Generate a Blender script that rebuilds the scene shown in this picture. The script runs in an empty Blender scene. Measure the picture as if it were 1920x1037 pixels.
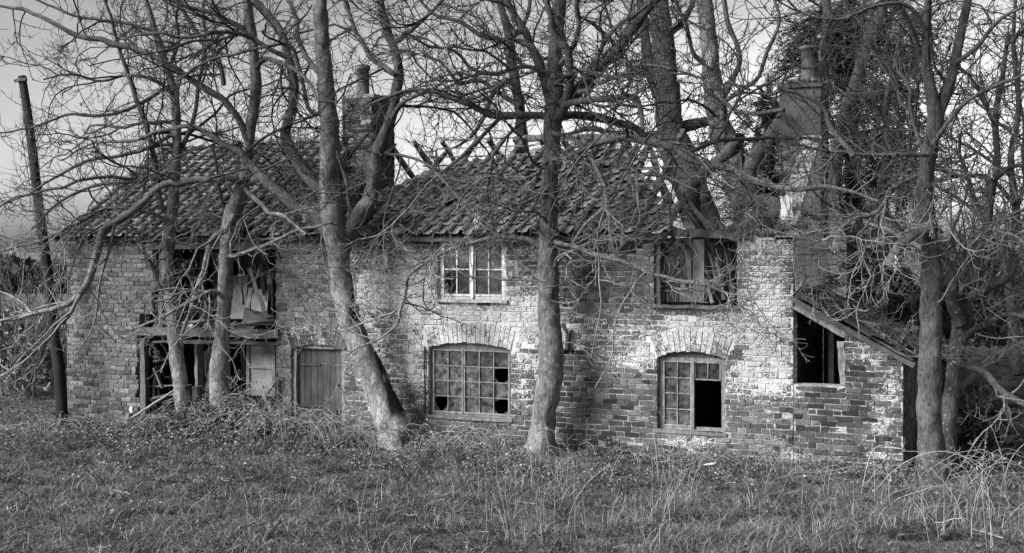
import bpy, math, random
import numpy as np
from math import sin, cos, tan, atan, atan2, radians, sqrt, pi, hypot

rng = np.random.default_rng(7)
SEEDT = 5
random.seed(7)
C = bpy.context.scene.collection

# ------------------------------------------------------------------ camera model
F_PX = 2300.0
TH = radians(22.8)
CAM = np.array([0.0, -17.6, 3.03])
FW = np.array([-sin(TH), cos(TH), 0.0])
RT = np.array([cos(TH), sin(TH), 0.0])
UP = np.array([0.0, 0.0, 1.0])
HY = 470.0

def ray(px, py):
    return FW + (px - 960.0) / F_PX * RT + (HY - py) / F_PX * UP
def W(px, py, y=0.0):
    d = ray(px, py); t = (y - CAM[1]) / d[1]
    return CAM + d * t
def P(px, py, zd):
    return CAM + ray(px, py) * zd
def G(px, zd, z=0.0):
    p = CAM + (FW + (px - 960.0) / F_PX * RT) * zd
    return np.array([p[0], p[1], z])
def proj(p):
    p = np.asarray(p, float); q = p - CAM
    zd = q @ FW
    zs = np.where(np.abs(zd) < 0.1, 0.1, zd)
    return 960 + F_PX * (q @ RT) / zs, HY - F_PX * q[..., 2] / zs, zd

def _h(ix, iy, seed):
    n = (ix.astype(np.int64) * 374761393 + iy.astype(np.int64) * 668265263 + seed * 144665) & 0x7fffffff
    n = ((n ^ (n >> 13)) * 1274126177) & 0x7fffffff
    return ((n ^ (n >> 16)) & 0xffff) / 65535.0
def vnoise(x, y, seed=0):
    x = np.asarray(x, float); y = np.asarray(y, float)
    ix = np.floor(x).astype(np.int64); iy = np.floor(y).astype(np.int64)
    fx = x - ix; fy = y - iy
    fx = fx * fx * (3 - 2 * fx); fy = fy * fy * (3 - 2 * fy)
    a = _h(ix, iy, seed); b = _h(ix + 1, iy, seed); c = _h(ix, iy + 1, seed); d = _h(ix + 1, iy + 1, seed)
    return (a * (1 - fx) + b * fx) * (1 - fy) + (c * (1 - fx) + d * fx) * fy
def fbm(x, y, seed=0, o=4):
    s = 0; a = .5; t = 0
    for i in range(o):
        s = s + a * vnoise(x * 2 ** i + 17.3 * i, y * 2 ** i - 9.1 * i, seed + i); t += a; a *= .5
    return s / t

# ------------------------------------------------------------------ ground height
MOUND = W(440, 770)
MX = MOUND[0]
def gz(x, y):
    x = np.asarray(x, float); y = np.asarray(y, float)
    z = 0.10 * (fbm(x * .35, y * .35, 3) - .5) + .13 * (fbm(x * 2.1, y * 2.1, 5, 3) - .5)
    z = z - .04 - .09 * np.clip((-x - 3) / 13, 0, 1)
    z = z + .40 * np.exp(-((x - MX) / 1.25) ** 2 - ((y + .35) / .75) ** 2)
    z = z + .20 * np.exp(-((x + 11.7) / 1.6) ** 2 - ((y + .6) / .6) ** 2)
    z = z + .10 * np.exp(-((x + 5.0) / 3.5) ** 2 - ((y + .5) / .8) ** 2)
    return z

# ------------------------------------------------------------------ mesh builder
class MB:
    def __init__(s):
        s.V = []; s.Q = []; s.T = []; s.n = 0; s.tone = []; s.wash = []; s.qm = []; s.tm = []
    def add(s, V, F, tone=0.5, wash=0.0, mat=0):
        V = np.asarray(V, float).reshape(-1, 3); F = np.asarray(F, np.int64)
        k = len(V)
        s.V.append(V)
        if F.shape[1] == 4:
            s.Q.append(F + s.n); s.qm.append(np.full(len(F), mat))
        else:
            s.T.append(F + s.n); s.tm.append(np.full(len(F), mat))
        s.tone.append(np.broadcast_to(np.asarray(tone, float), (k,)).copy())
        s.wash.append(np.broadcast_to(np.asarray(wash, float), (k,)).copy())
        s.n += k
        return s
    def more(s, F, base, mat=0):
        F = np.asarray(F, np.int64)
        if F.shape[1] == 4: s.Q.append(F + base); s.qm.append(np.full(len(F), mat))
        else: s.T.append(F + base); s.tm.append(np.full(len(F), mat))
    def build(s, name, mats, parent=None, smooth=False, local=True, **tags):
        V = np.concatenate(s.V)
        if parent is not None and local:
            V = V - np.array(parent['_o'])
        nq = sum(len(q) for q in s.Q); nt = sum(len(t) for t in s.T)
        me = bpy.data.meshes.new(name)
        me.vertices.add(len(V)); me.vertices.foreach_set('co', V.astype(np.float32).ravel())
        loops = []; starts = []
        if nq: loops.append(np.concatenate(s.Q).ravel())
        if nt: loops.append(np.concatenate(s.T).ravel())
        loops = np.concatenate(loops)
        starts = np.concatenate([np.arange(nq) * 4, nq * 4 + np.arange(nt) * 3])
        me.loops.add(len(loops)); me.loops.foreach_set('vertex_index', loops.astype(np.int32))
        me.polygons.add(nq + nt); me.polygons.foreach_set('loop_start', starts.astype(np.int32))
        mi = np.concatenate([np.concatenate(s.qm) if nq else np.zeros(0), np.concatenate(s.tm) if nt else np.zeros(0)])
        if not isinstance(mats, (list, tuple)): mats = [mats]
        for m in mats: me.materials.append(m)
        me.polygons.foreach_set('material_index', mi.astype(np.int32))
        me.polygons.foreach_set('use_smooth', np.full(nq + nt, smooth))
        me.update(calc_edges=True)
        a = me.attributes.new('tone', 'FLOAT', 'POINT'); a.data.foreach_set('value', np.concatenate(s.tone).astype(np.float32))
        tn_ = np.concatenate(s.tone); a = me.attributes.new('rnd', 'FLOAT', 'POINT'); a.data.foreach_set('value', ((tn_ * 7919.37) % 1.0).astype(np.float32))
        a = me.attributes.new('wash', 'FLOAT', 'POINT'); a.data.foreach_set('value', np.concatenate(s.wash).astype(np.float32))
        me.validate()
        o = bpy.data.objects.new(name, me); C.objects.link(o)
        if parent is not None: o.parent = parent
        for k, v in tags.items(): o[k] = v
        return o

def thing(name, label, cat, loc=(0, 0, 0), group=None):
    o = bpy.data.objects.new(name, None); C.objects.link(o)
    o.location = tuple(float(a) for a in loc); o['label'] = label; o['category'] = cat
    o['_o'] = [float(a) for a in loc]
    o.empty_display_size = .2
    if group: o['group'] = group
    return o
def clean_tmp():
    for o in bpy.data.objects:
        if '_o' in o: del o['_o']

BOXF = np.array([[0,3,2,1],[4,5,6,7],[0,1,5,4],[1,2,6,5],[2,3,7,6],[3,0,4,7]])
def box(mb, o, a, b, c, tone=.5, wash=0, mat=0):
    """box from corner o with edge vectors a,b,c"""
    o = np.asarray(o, float); a = np.asarray(a, float); b = np.asarray(b, float); c = np.asarray(c, float)
    V = np.array([o, o + a, o + a + b, o + b, o + c, o + a + c, o + a + b + c, o + b + c])
    return mb.add(V, BOXF, tone, wash, mat)
def cbox(mb, x0, x1, y0, y1, z0, z1, tone=.5, wash=0, mat=0):
    return box(mb, (x0, y0, z0), (x1 - x0, 0, 0), (0, y1 - y0, 0), (0, 0, z1 - z0), tone, wash, mat)
def beam(mb, p0, p1, w, h, seg=6, jit=.006, up=(0, 0, 1), tone=.5, roll=0.0, mat=0):
    p0 = np.asarray(p0, float); p1 = np.asarray(p1, float)
    t = p1 - p0; t = t / np.linalg.norm(t)
    u = np.asarray(up, float)
    if abs(u @ t) > .95: u = np.array([1.0, 0, 0])
    s = np.cross(t, u); s /= np.linalg.norm(s); u = np.cross(s, t)
    if roll: s, u = s * cos(roll) + u * sin(roll), u * cos(roll) - s * sin(roll)
    V = []
    bow = rng.normal(0, jit * 1.5, 2)
    for i in range(seg + 1):
        f = i / seg; c = p0 + (p1 - p0) * f + (s * bow[0] + u * bow[1]) * sin(pi * f)
        for (a, b) in ((-1, -1), (1, -1), (1, 1), (-1, 1)):
            V.append(c + s * (a * w / 2 + rng.normal(0, jit)) + u * (b * h / 2 + rng.normal(0, jit)))
    F = []
    for i in range(seg):
        for k in range(4):
            k2 = (k + 1) % 4
            F.append([i * 4 + k, i * 4 + k2, (i + 1) * 4 + k2, (i + 1) * 4 + k])
    F.append([3, 2, 1, 0]); e = seg * 4; F.append([e, e + 1, e + 2, e + 3])
    return mb.add(V, F, tone, 0, mat)
def lathe(mb, c, prof, n=20, tone=.5, closed_top=True, tilt=(0, 0)):
    V = []; F = []
    for (r, z) in prof:
        for k in range(n):
            a = 2 * pi * k / n
            V.append([c[0] + r * cos(a) + tilt[0] * z, c[1] + r * sin(a) + tilt[1] * z, c[2] + z])
    for i in range(len(prof) - 1):
        for k in range(n):
            k2 = (k + 1) % n
            F.append([i * n + k, i * n + k2, (i + 1) * n + k2, (i + 1) * n + k])
    return mb.add(V, F, tone)

def tubes(mb, PT, R, sides, tone=.5, wash=0, cap=False, rough=0.0):
    """PT (B,K,3), R (B,K)"""
    PT = np.asarray(PT, float); R = np.asarray(R, float)
    if PT.ndim == 2: PT = PT[None]; R = R[None]
    B, K, _ = PT.shape
    if B == 0: return
    T = np.gradient(PT, axis=1); T /= (np.linalg.norm(T, axis=2, keepdims=True) + 1e-9)
    ch = PT[:, -1] - PT[:, 0]; ch /= (np.linalg.norm(ch, axis=1, keepdims=True) + 1e-9)
    ref = np.cross(ch, np.where(np.abs(ch[:, 2:3]) > .8, np.array([[0, 1., 0]]), np.array([[0, 0, 1.]])))
    ref /= (np.linalg.norm(ref, axis=1, keepdims=True) + 1e-9)
    N = ref[:, None] - (ref[:, None] * T).sum(2, keepdims=True) * T
    N /= (np.linalg.norm(N, axis=2, keepdims=True) + 1e-9)
    Bn = np.cross(T, N)
    a = np.arange(sides) * 2 * pi / sides
    rr = np.broadcast_to(R[:, :, None], (B, K, sides)).copy()
    if rough > 0:
        kk = np.arange(K)[:, None] * .55; aa = np.stack([np.cos(a), np.sin(a)], 1)
        for b in range(B):
            nz = vnoise(kk + aa[None, :, 0].repeat(K, 0) * 1.6 + 31 * b + PT[b, 0, 0] * 7, aa[None, :, 1].repeat(K, 0) * 1.6 + kk * .3 + 5, 11)
            n2 = vnoise(kk * 2 + aa[None, :, 0] * 4 + 3 * b, aa[None, :, 1] * 4 + kk, 12)
            rr[b] *= 1 + rough * (nz - .5) * 2 + rough * .5 * (n2 - .5)
    V = PT[:, :, None] + rr[..., None] * (N[:, :, None] * np.cos(a)[None, None, :, None] + Bn[:, :, None] * np.sin(a)[None, None, :, None])
    i = np.arange(K - 1)[:, None]; k = np.arange(sides)[None]; k2 = (k + 1) % sides
    f = np.stack([i * sides + k, i * sides + k2, (i + 1) * sides + k2, (i + 1) * sides + k], -1).reshape(-1, 4)
    Fq = (f[None] + (np.arange(B) * K * sides)[:, None, None]).reshape(-1, 4)
    tone = np.asarray(tone, float)
    if tone.ndim == 1 and len(tone) == B: tone = np.repeat(tone, K * sides)
    base = mb.n
    mb.add(V.reshape(-1, 3), Fq, tone, wash)
    if cap and sides == 4:
        mb.more((np.array([[3, 2, 1, 0]]) + (np.arange(B) * K * 4)[:, None]), base)
    elif cap:
        for b in range(B):
            for e, c in ((0, PT[b, 0]), (K - 1, PT[b, -1])):
                nb = mb.n
                ring = V[b, e]; vv = np.vstack([ring, c[None]])
                tt = [[q, (q + 1) % sides, sides] for q in range(sides)]
                if e == 0: tt = [[q[1], q[0], q[2]] for q in tt]
                mb.add(vv, tt, .75)
    return V

# ------------------------------------------------------------------ materials (everything neutral: the photograph is monochrome)
def nodes_of(m):
    m.use_nodes = True; nt = m.node_tree
    for n in list(nt.nodes): nt.nodes.remove(n)
    return nt
class NB:
    def __init__(s, name):
        s.m = bpy.data.materials.new(name); s.nt = nodes_of(s.m)
        s.out = s.nt.nodes.new('ShaderNodeOutputMaterial'); s.p = s.nt.nodes.new('ShaderNodeBsdfPrincipled')
        s.nt.links.new(s.p.outputs[0], s.out.inputs[0])
        s.tc = s.nt.nodes.new('ShaderNodeNewGeometry')
        s.p.inputs['Specular IOR Level'].default_value = .25
    def link(s, a, b): s.nt.links.new(a, b)
    def attr(s, n):
        a = s.nt.nodes.new('ShaderNodeAttribute'); a.attribute_name = n; return a.outputs['Fac']
    def pos(s, sx=1, sy=1, sz=1):
        m = s.nt.nodes.new('ShaderNodeMapping'); m.inputs['Scale'].default_value = (sx, sy, sz)
        s.link(s.tc.outputs['Position'], m.inputs[0]); return m.outputs[0]
    def noise(s, scale, detail=5, rough=.6, vec=None, dist=0):
        n = s.nt.nodes.new('ShaderNodeTexNoise'); n.inputs['Scale'].default_value = scale; n.inputs['Detail'].default_value = detail
        n.inputs['Roughness'].default_value = rough; n.inputs['Distortion'].default_value = dist
        s.link(vec if vec is not None else s.tc.outputs['Position'], n.inputs['Vector']); return n.outputs['Fac']
    def vor(s, scale, vec=None, feat='F1', out='Distance'):
        n = s.nt.nodes.new('ShaderNodeTexVoronoi'); n.inputs['Scale'].default_value = scale; n.feature = feat
        s.link(vec if vec is not None else s.tc.outputs['Position'], n.inputs['Vector']); return n.outputs[out]
    def math(s, op, a, b=0.0, c=None, clamp=False):
        n = s.nt.nodes.new('ShaderNodeMath'); n.operation = op; n.use_clamp = clamp
        for i, v in enumerate([a, b] + ([c] if c is not None else [])):
            if isinstance(v, (int, float)): n.inputs[i].default_value = v
            else: s.link(v, n.inputs[i])
        return n.outputs[0]
    def rng(s, v, a, b, c, d):
        n = s.nt.nodes.new('ShaderNodeMapRange'); n.inputs[1].default_value = a; n.inputs[2].default_value = b
        n.inputs[3].default_value = c; n.inputs[4].default_value = d; s.link(v, n.inputs[0]); return n.outputs[0]
    def mix(s, f, a, b):
        n = s.nt.nodes.new('ShaderNodeMix'); n.data_type = 'FLOAT'
        for i, v in ((0, f), (2, a), (3, b)):
            if isinstance(v, (int, float)): n.inputs[i].default_value = v
            else: s.link(v, n.inputs[i])
        return n.outputs[0]
    def gray(s, v):
        n = s.nt.nodes.new('ShaderNodeCombineColor')
        for i in range(3): s.link(v, n.inputs[i])
        s.link(n.outputs[0], s.p.inputs['Base Color'])
    def bump(s, h, strength=.5, dist=.01):
        n = s.nt.nodes.new('ShaderNodeBump'); n.inputs['Strength'].default_value = strength; n.inputs['Distance'].default_value = dist
        s.link(h, n.inputs['Height']); s.link(n.outputs[0], s.p.inputs['Normal'])
    def rough(s, v): s.p.inputs['Roughness'].default_value = v

def mat_simple(name, lo, hi, scale=8, stretch=(1, 1, 1), bump=.4, bd=.006, rough=.85, tone_amt=.6, spots=0.0):
    b = NB(name); vec = b.pos(*stretch)
    n = b.noise(scale, 7, .65, vec)
    v = b.rng(n, .3, .7, lo, hi)
    t = b.attr('tone')
    v = b.math('MULTIPLY', v, b.rng(t, 0, 1, 1 - tone_amt, 1 + tone_amt))
    if spots:
        sp = b.noise(scale * 4, 4, .7)
        v = b.mix(b.rng(sp, .6, .68, 0, spots), v, .45)
    b.gray(v); b.bump(n, bump, bd); b.rough(rough)
    return b.m

def mat_brick(name='weathered_brick', wlo=.18, whi=.64):
    b = NB(name)
    t = b.attr('tone'); w = b.attr('wash')
    n1 = b.noise(3.0, 5, .6); n2 = b.noise(26, 7, .8); n3 = b.noise(60, 5, .8)
    base = b.rng(t, 0, 1, .018, .14)
    base = b.math('MULTIPLY', base, b.rng(n2, .3, .7, .55, 1.45))
    base = b.math('MULTIPLY', base, b.rng(n1, .3, .7, .75, 1.25))
    # flaking limewash: threshold of blotchy noise against the zone attribute
    m = b.math('ADD', b.math('MULTIPLY', n1, .16), b.math('MULTIPLY', n2, .44))
    m = b.math('ADD', m, b.math('MULTIPLY', n3, .40))
    m = b.math('ADD', m, b.math('MULTIPLY', b.math('SUBTRACT', b.attr('rnd'), .5), .085))
    m = b.math('ADD', m, b.math('MULTIPLY', b.math('SUBTRACT', w, .5), .28))
    mask = b.rng(m, .495, .535, 0, 1)
    wv = b.math('MULTIPLY', b.rng(n3, .3, .75, wlo, whi), b.rng(b.noise(5, 5, .7, b.pos(1, 1, .3)), .3, .6, .6, 1.1))
    v = b.mix(mask, base, wv)
    v = b.math('MULTIPLY', v, b.rng(b.noise(44, 4, .7), .36, .46, .3, 1))
    b.gray(v)
    h = b.math('ADD', b.math('MULTIPLY', n2, .6), b.math('MULTIPLY', n3, .5))
    h = b.math('ADD', h, b.math('MULTIPLY', mask, .35))
    b.bump(h, 1.0, .018); b.rough(.92)
    return b.m
def mat_mortar():
    b = NB('lime_mortar')
    t = b.attr('tone'); w = b.attr('wash')
    n2 = b.noise(20, 6, .7); n3 = b.noise(90, 4, .7)
    base = b.math('MULTIPLY', b.rng(t, 0, 1, .03, .36), b.rng(n2, .3, .7, .3, 1.5))
    base = b.math('MULTIPLY', base, b.rng(b.noise(2.2, 5, .6), .35, .65, .45, 1.25))
    m = b.math('ADD', b.math('MULTIPLY', n2, .6), b.math('MULTIPLY', n3, .4))
    m = b.math('ADD', m, b.math('MULTIPLY', b.math('SUBTRACT', w, .5), .5))
    mask = b.rng(m, .44, .53, 0, 1)
    b.gray(b.mix(mask, base, b.rng(n3, .3, .7, .20, .58)))
    b.bump(n3, .8, .01); b.rough(.95)
    return b.m
def mat_bark(name='ash_bark', lo=.05, hi=.20):
    b = NB(name); vec = b.pos(1, 1, .35)
    n1 = b.noise(5, 6, .65); n2 = b.noise(38, 6, .7, vec); n3 = b.noise(1.3, 3, .5)
    v = b.math('MULTIPLY', b.rng(n1, .3, .7, lo, hi), b.rng(n2, .3, .7, .4, 1.6))
    fz = b.noise(13, 8, .8, b.pos(1, 1, .16), .8)
    v = b.math('MULTIPLY', v, b.rng(fz, .36, .48, .35, 1))
    v = b.math('MULTIPLY', v, b.rng(n3, .3, .7, .8, 1.2))
    v = b.math('MULTIPLY', v, b.rng(b.attr('tone'), 0, 1, .12, 1.88))
    li = b.noise(14, 5, .75)
    v = b.mix(b.rng(li, .58, .66, 0, .55), v, b.math('MULTIPLY', b.attr('tone'), .7))
    vr = b.vor(3.2, b.pos(1, 1, .7))
    v = b.math('MULTIPLY', v, b.rng(vr, .05, .11, .3, 1))
    b.gray(v)
    h = b.math('ADD', n2, b.math('MULTIPLY', n1, .8)); h = b.math('ADD', h, b.rng(vr, .0, .13, -.8, 0))
    h = b.math('ADD', h, b.math('MULTIPLY', fz, 2.2))
    b.bump(h, 1.0, .03); b.rough(.9)
    return b.m
def mat_wood(name, lo, hi, rough=.8, axis='z'):
    b = NB(name)
    st = {'z': (1, 1, .06), 'x': (.06, 1, 1), 'n': (1, 1, 1)}[axis]
    n = b.noise(45, 6, .7, b.pos(*st)); n1 = b.noise(4, 4, .6)
    v = b.math('MULTIPLY', b.rng(n, .3, .7, lo, hi), b.rng(n1, .3, .7, .65, 1.35))
    v = b.math('MULTIPLY', v, b.rng(b.attr('tone'), 0, 1, .4, 1.6))
    b.gray(v); b.bump(n, .7, .006); b.rough(rough)
    return b.m
def mat_tile():
    b = NB('clay_pantile')
    n = b.noise(9, 6, .7); n2 = b.noise(55, 5, .7)
    v = b.math('MULTIPLY', b.rng(b.attr('tone'), 0, 1, .010, .16), b.rng(n, .3, .7, .5, 1.5))
    li = b.rng(b.math('ADD', b.math('MULTIPLY', n2, .6), b.math('MULTIPLY', n, .4)), .55, .66, 0, .8)
    v = b.mix(li, v, .26)
    b.gray(v); b.bump(b.math('ADD', n2, n), .6, .008); b.rough(.75)
    return b.m
def mat_leaf(name, lo, hi, rough=.6):
    b = NB(name)
    v = b.rng(b.attr('tone'), 0, 1, lo, hi)
    v = b.math('MULTIPLY', v, b.rng(b.noise(12, 3, .6), .3, .7, .75, 1.25))
    b.gray(v); b.rough(rough)
    tr = b.nt.nodes.new('ShaderNodeBsdfTranslucent'); ms = b.nt.nodes.new('ShaderNodeMixShader'); ms.inputs[0].default_value = .18
    cc = b.nt.nodes.new('ShaderNodeCombineColor')
    for i in range(3): b.link(v, cc.inputs[i])
    b.link(cc.outputs[0], tr.inputs[0]); b.link(b.p.outputs[0], ms.inputs[1]); b.link(tr.outputs[0], ms.inputs[2]); b.link(ms.outputs[0], b.out.inputs[0])
    return b.m
def mat_glass():
    b = NB('dusty_window_glass')
    n = b.noise(9, 6, .7); n2 = b.noise(40, 4, .7)
    v = b.math('MULTIPLY', b.rng(n, .35, .7, .006, .10), b.rng(b.attr('tone'), 0, 1, .4, 1.6))
    b.gray(v); b.p.inputs['Roughness'].default_value = .22; b.p.inputs['Specular IOR Level'].default_value = .5
    b.bump(n2, .12, .003)
    tr = b.nt.nodes.new('ShaderNodeBsdfTransparent'); ms = b.nt.nodes.new('ShaderNodeMixShader')
    b.link(b.rng(n, .35, .65, .72, .97), ms.inputs[0])
    b.link(tr.outputs[0], ms.inputs[1]); b.link(b.p.outputs[0], ms.inputs[2]); b.link(ms.outputs[0], b.out.inputs[0])
    return b.m
def mat_ground():
    b = NB('soil_and_moss')
    n = b.noise(1.6, 6, .7); n2 = b.noise(30, 6, .75)
    v = b.math('MULTIPLY', b.rng(n, .3, .7, .03, .07), b.rng(n2, .3, .7, .4, 1.7))
    b.gray(v); b.bump(n2, .9, .03); b.rough(.95)
    return b.m

M = dict(
    brick=mat_brick(), lime=mat_brick('limewashed_gable_brick', .5, .92), mortar=mat_mortar(), bark=mat_bark(), bark_dark=mat_bark('dark_bark', .025, .09), twig=mat_simple('twig_bark', .02, .13, 20, tone_amt=.85, bump=.2),
    oldwood=mat_wood('weathered_timber', .025, .12, axis='n'), plank=mat_wood('door_planks', .012, .065), paint=mat_simple('peeling_white_paint', .12, .55, 22, (1, 1, .5), .5, .004, .7, .4),
    greypaint=mat_simple('grey_flaking_paint', .035, .19, 25, (1, 1, .4), .5, .004, .7, .5), board=mat_simple('pale_plasterboard', .10, .24, 5, (1, 1, 1), .1, .003, .8, .4),
    dark=mat_simple('dirty_dark_plaster', .02, .06, 4, bump=.3, tone_amt=.5), plaster=mat_simple('interior_plaster', .05, .14, 3, tone_amt=.5),
    cement=mat_simple('cement_render', .022, .05, 14, (1, 1, 1), .5, .006, .9, .4, .25), tile=mat_tile(), leaf=mat_leaf('ground_ivy_leaf', .003, .18, .45), grass=mat_leaf('grass_blade', .003, .25, .6),
    straw=mat_leaf('dry_straw', .10, .28, .7), needle=mat_leaf('conifer_needle', .003, .022, .8), glass=mat_glass(), ground=mat_ground(),
    iron=mat_simple('rusty_iron', .012, .04, 30, bump=.6, rough=.7), clay=mat_simple('sooty_clay_pot', .03, .08, 12, bump=.3, tone_amt=.4),
    tin=mat_simple('rusted_corrugated_tin', .04, .14, 6, (1, 1, .3), .4, .004, .6), white=mat_simple('white_plaster', .42, .7, 10, bump=.4), seed=mat_leaf('dry_seed_keys', .08, .32, .7),
    bramble=mat_simple('bramble_stem', .05, .19, 20, tone_amt=.6), rubble=mat_simple('rubble', .05, .2, 14, bump=.9, bd=.02),
)

# ================================================================== BRICKWORK
def brick_course_layout(a, b, row, ragged=0.0, origin=0.0):
    """brick intervals between a and b for one row: stretchers and headers mixed"""
    out = []
    period = .345  # stretcher + header (flemish-like)
    off = (row % 2) * .1725 + origin + (.05 * ((row * 7) % 3 - 1))
    k = math.floor((a - off) / period) - 1
    x = off + k * period
    while x < b:
        for L in (.225, .12):
            p, q = x + .005, x + L - .005
            x += L
            p2, q2 = max(p, a), min(q, b)
            if q2 - p2 > .035: out.append((p2, q2))
    return out

def put_bricks(mb, O, U, N, bricks, depth=.03, washf=None, tonef=None, worn=.0045):
    """bricks: array (n,5) u0,u1,z0,z1,proud"""
    B = np.asarray(bricks, float); n = len(B)
    if n == 0: return
    O = np.asarray(O, float); U = np.asarray(U, float); N = np.asarray(N, float)
    u0, u1, z0, z1, pr = B.T
    def ring(inset, d):
        return np.stack([np.stack([u0 + inset, z0 + inset, d], 1), np.stack([u1 - inset, z0 + inset, d], 1),
                         np.stack([u1 - inset, z1 - inset, d], 1), np.stack([u0 + inset, z1 - inset, d], 1)], 1)
    r0 = ring(0 * pr, -depth + 0 * pr); r1 = ring(0 * pr, pr - .006); r2 = ring(.006 + 0 * pr, pr)
    loc = np.concatenate([r0, r1, r2], 1)
    loc[:, 4:] += rng.normal(0, worn, loc[:, 4:].shape) * np.array([1, 1, .5])
    loc[:, 8:] += (loc[:, 4:8] - ring(0 * pr, pr - .006)) * .7
    V = O + loc[..., 0:1] * U + loc[..., 1:2] * UP + loc[..., 2:3] * N
    f = []
    for i in (0, 4):
        for k in range(4):
            k2 = (k + 1) % 4
            f.append([i + k, i + k2, i + 4 + k2, i + 4 + k])
    f.append([8, 9, 10, 11]); f = np.array(f)
    F = (f[None] + (np.arange(n) * 12)[:, None, None]).reshape(-1, 4)
    if np.cross(U, UP) @ N < 0: F = F[:, ::-1]
    cen = V.mean(1)
    tone = np.clip(rng.normal(.45, .22, n), 0, 1)
    if tonef is not None: tone = np.clip(tone + tonef(cen), 0, 1)
    wash = washf(V.reshape(-1, 3)) if washf else 0.0
    mb.add(V.reshape(-1, 3), F, np.repeat(tone, 12), wash, 0)

def brick_face(mb, O, U, N, z0, z1, solid, thick=.22, washf=None, tonef=None, mtone=None, skip=None, arch=None, pitch=.08, miss=.0, over=0.0, backing=True, jit=.003, origin=0.0):
    """solid(z)->list of (a,b); bricks skip=fn(a,b,z)->bool; arch subtraction via arch(z)->list of (a,b)"""
    rows = int(round((z1 - z0) / pitch))
    bl = []
    for r in range(rows):
        za = z0 + r * pitch; zc = za + pitch / 2
        iv = solid(zc)
        if arch:
            for (p, q) in arch(zc):
                nv = []
                for (a, b) in iv:
                    if q <= a or p >= b: nv.append((a, b)); continue
                    if p > a: nv.append((a, p))
                    if q < b: nv.append((q, b))
                iv = nv
        for (a, b) in iv:
            for (p, q) in brick_course_layout(a - over, b + over, r, origin=origin):
                if rng.random() < miss: continue
                if skip and skip((p + q) / 2, zc): continue
                pr = .010 + rng.normal(0, jit)
                dz = rng.normal(0, .0015)
                bl.append((p, q, za + .005 + dz, za + pitch - .006 + dz, pr))
    put_bricks(mb, O, U, N, bl, washf=washf, tonef=tonef)
    if backing:
        h = pitch / 4
        O = np.asarray(O, float); U = np.asarray(U, float); N = np.asarray(N, float)
        n = int(round((z1 - z0) / h))
        flip = np.cross(U, UP) @ N < 0
        # merge rows with identical intervals
        runs = []; cur = None
        for i in range(n):
            iv = [(round(a, 4), round(b, 4)) for a, b in solid(z0 + (i + .5) * h)]
            if cur is not None and cur[2] == iv and (z0 + i * h - cur[0]) < .4: cur[1] = z0 + (i + 1) * h
            else:
                cur = [z0 + i * h, z0 + (i + 1) * h, iv]; runs.append(cur)
        for (za, zb, iv) in runs:
            for (a, b) in iv:
                m = max(1, int((b - a) / .35)); xs = np.linspace(a, b, m + 1)
                for j in range(m):
                    loc = [(xs[j], za, 0), (xs[j + 1], za, 0), (xs[j + 1], zb, 0), (xs[j], zb, 0), (xs[j], za, -thick), (xs[j + 1], za, -thick), (xs[j + 1], zb, -thick), (xs[j], zb, -thick)]
                    V = np.array([O + l[0] * U + l[1] * UP + l[2] * N for l in loc])
                    f = [[0, 1, 2, 3], [5, 4, 7, 6], [4, 5, 1, 0], [3, 2, 6, 7]]
                    if j == 0: f.append([4, 0, 3, 7])
                    if j == m - 1: f.append([1, 5, 6, 2])
                    f = np.array(f)
                    if flip: f = f[:, ::-1]
                    mb.add(V, f, mtone(V) if mtone else .5, washf(V) if washf else 0, 1)

XL = W(126, 470)[0]; XR = W(1487, 470)[0]; XE = W(1693, 600)[0]
EZ = 3.24; DEP = 5.5; RY = 2.75; RZ = 5.12
def wx(px, y=0.0): return W(px, 470, y)[0]
def wz(px, py, y=0.0): return W(px, py, y)[2]

def opening(x0, x1, ytop, ybot, rise=0.0, band=.3):
    pm = (x0 + x1) / 2
    return dict(a=wx(x0), b=wx(x1), z0=wz(pm, ybot), z1=wz(pm, ytop) - rise, rise=rise, band=band)
OP = dict(door=opening(546, 646, 645, 835, .10, .32), w1=opening(820, 949, 449, 563), w2=opening(803, 958, 642, 783, .09, .32),
          w3=opening(1226, 1382, 445, 574), w4=opening(1232, 1359, 658, 810, .10, .32))
def arc(o):
    c = (o['b'] - o['a']) / 2; s = o['rise']; R = (c * c + s * s) / (2 * s)
    return c, R, (o['a'] + o['b']) / 2, o['z1'] + s - R
HOLE_L = [(3.05, 288, 518), (2.7, 290, 518), (2.3, 287, 518), (1.95, 284, 518), (1.9, 262, 518), (1.55, 256, 518), (1.2, 257, 518), (.35, 256, 518), (.3, 262, 518), (-.5, 262, 518)]
def hole_iv(z):
    if z > 3.08: return None
    prev = HOLE_L[0]
    for h in HOLE_L:
        if h[0] < z: break
        prev = h
    if z < .12: return None
    jj = .05 * (_h(np.array([int(z / .08)]), np.array([3]), 5)[0] - .5) * 1.6
    return (wx(prev[1]) + jj, wx(prev[2]) + jj * .3)
def sub(iv, p, q):
    nv = []
    for (a, b) in iv:
        if q <= a or p >= b: nv.append((a, b)); continue
        if p > a + .02: nv.append((a, p))
        if q < b - .02: nv.append((q, b))
    return nv
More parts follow.
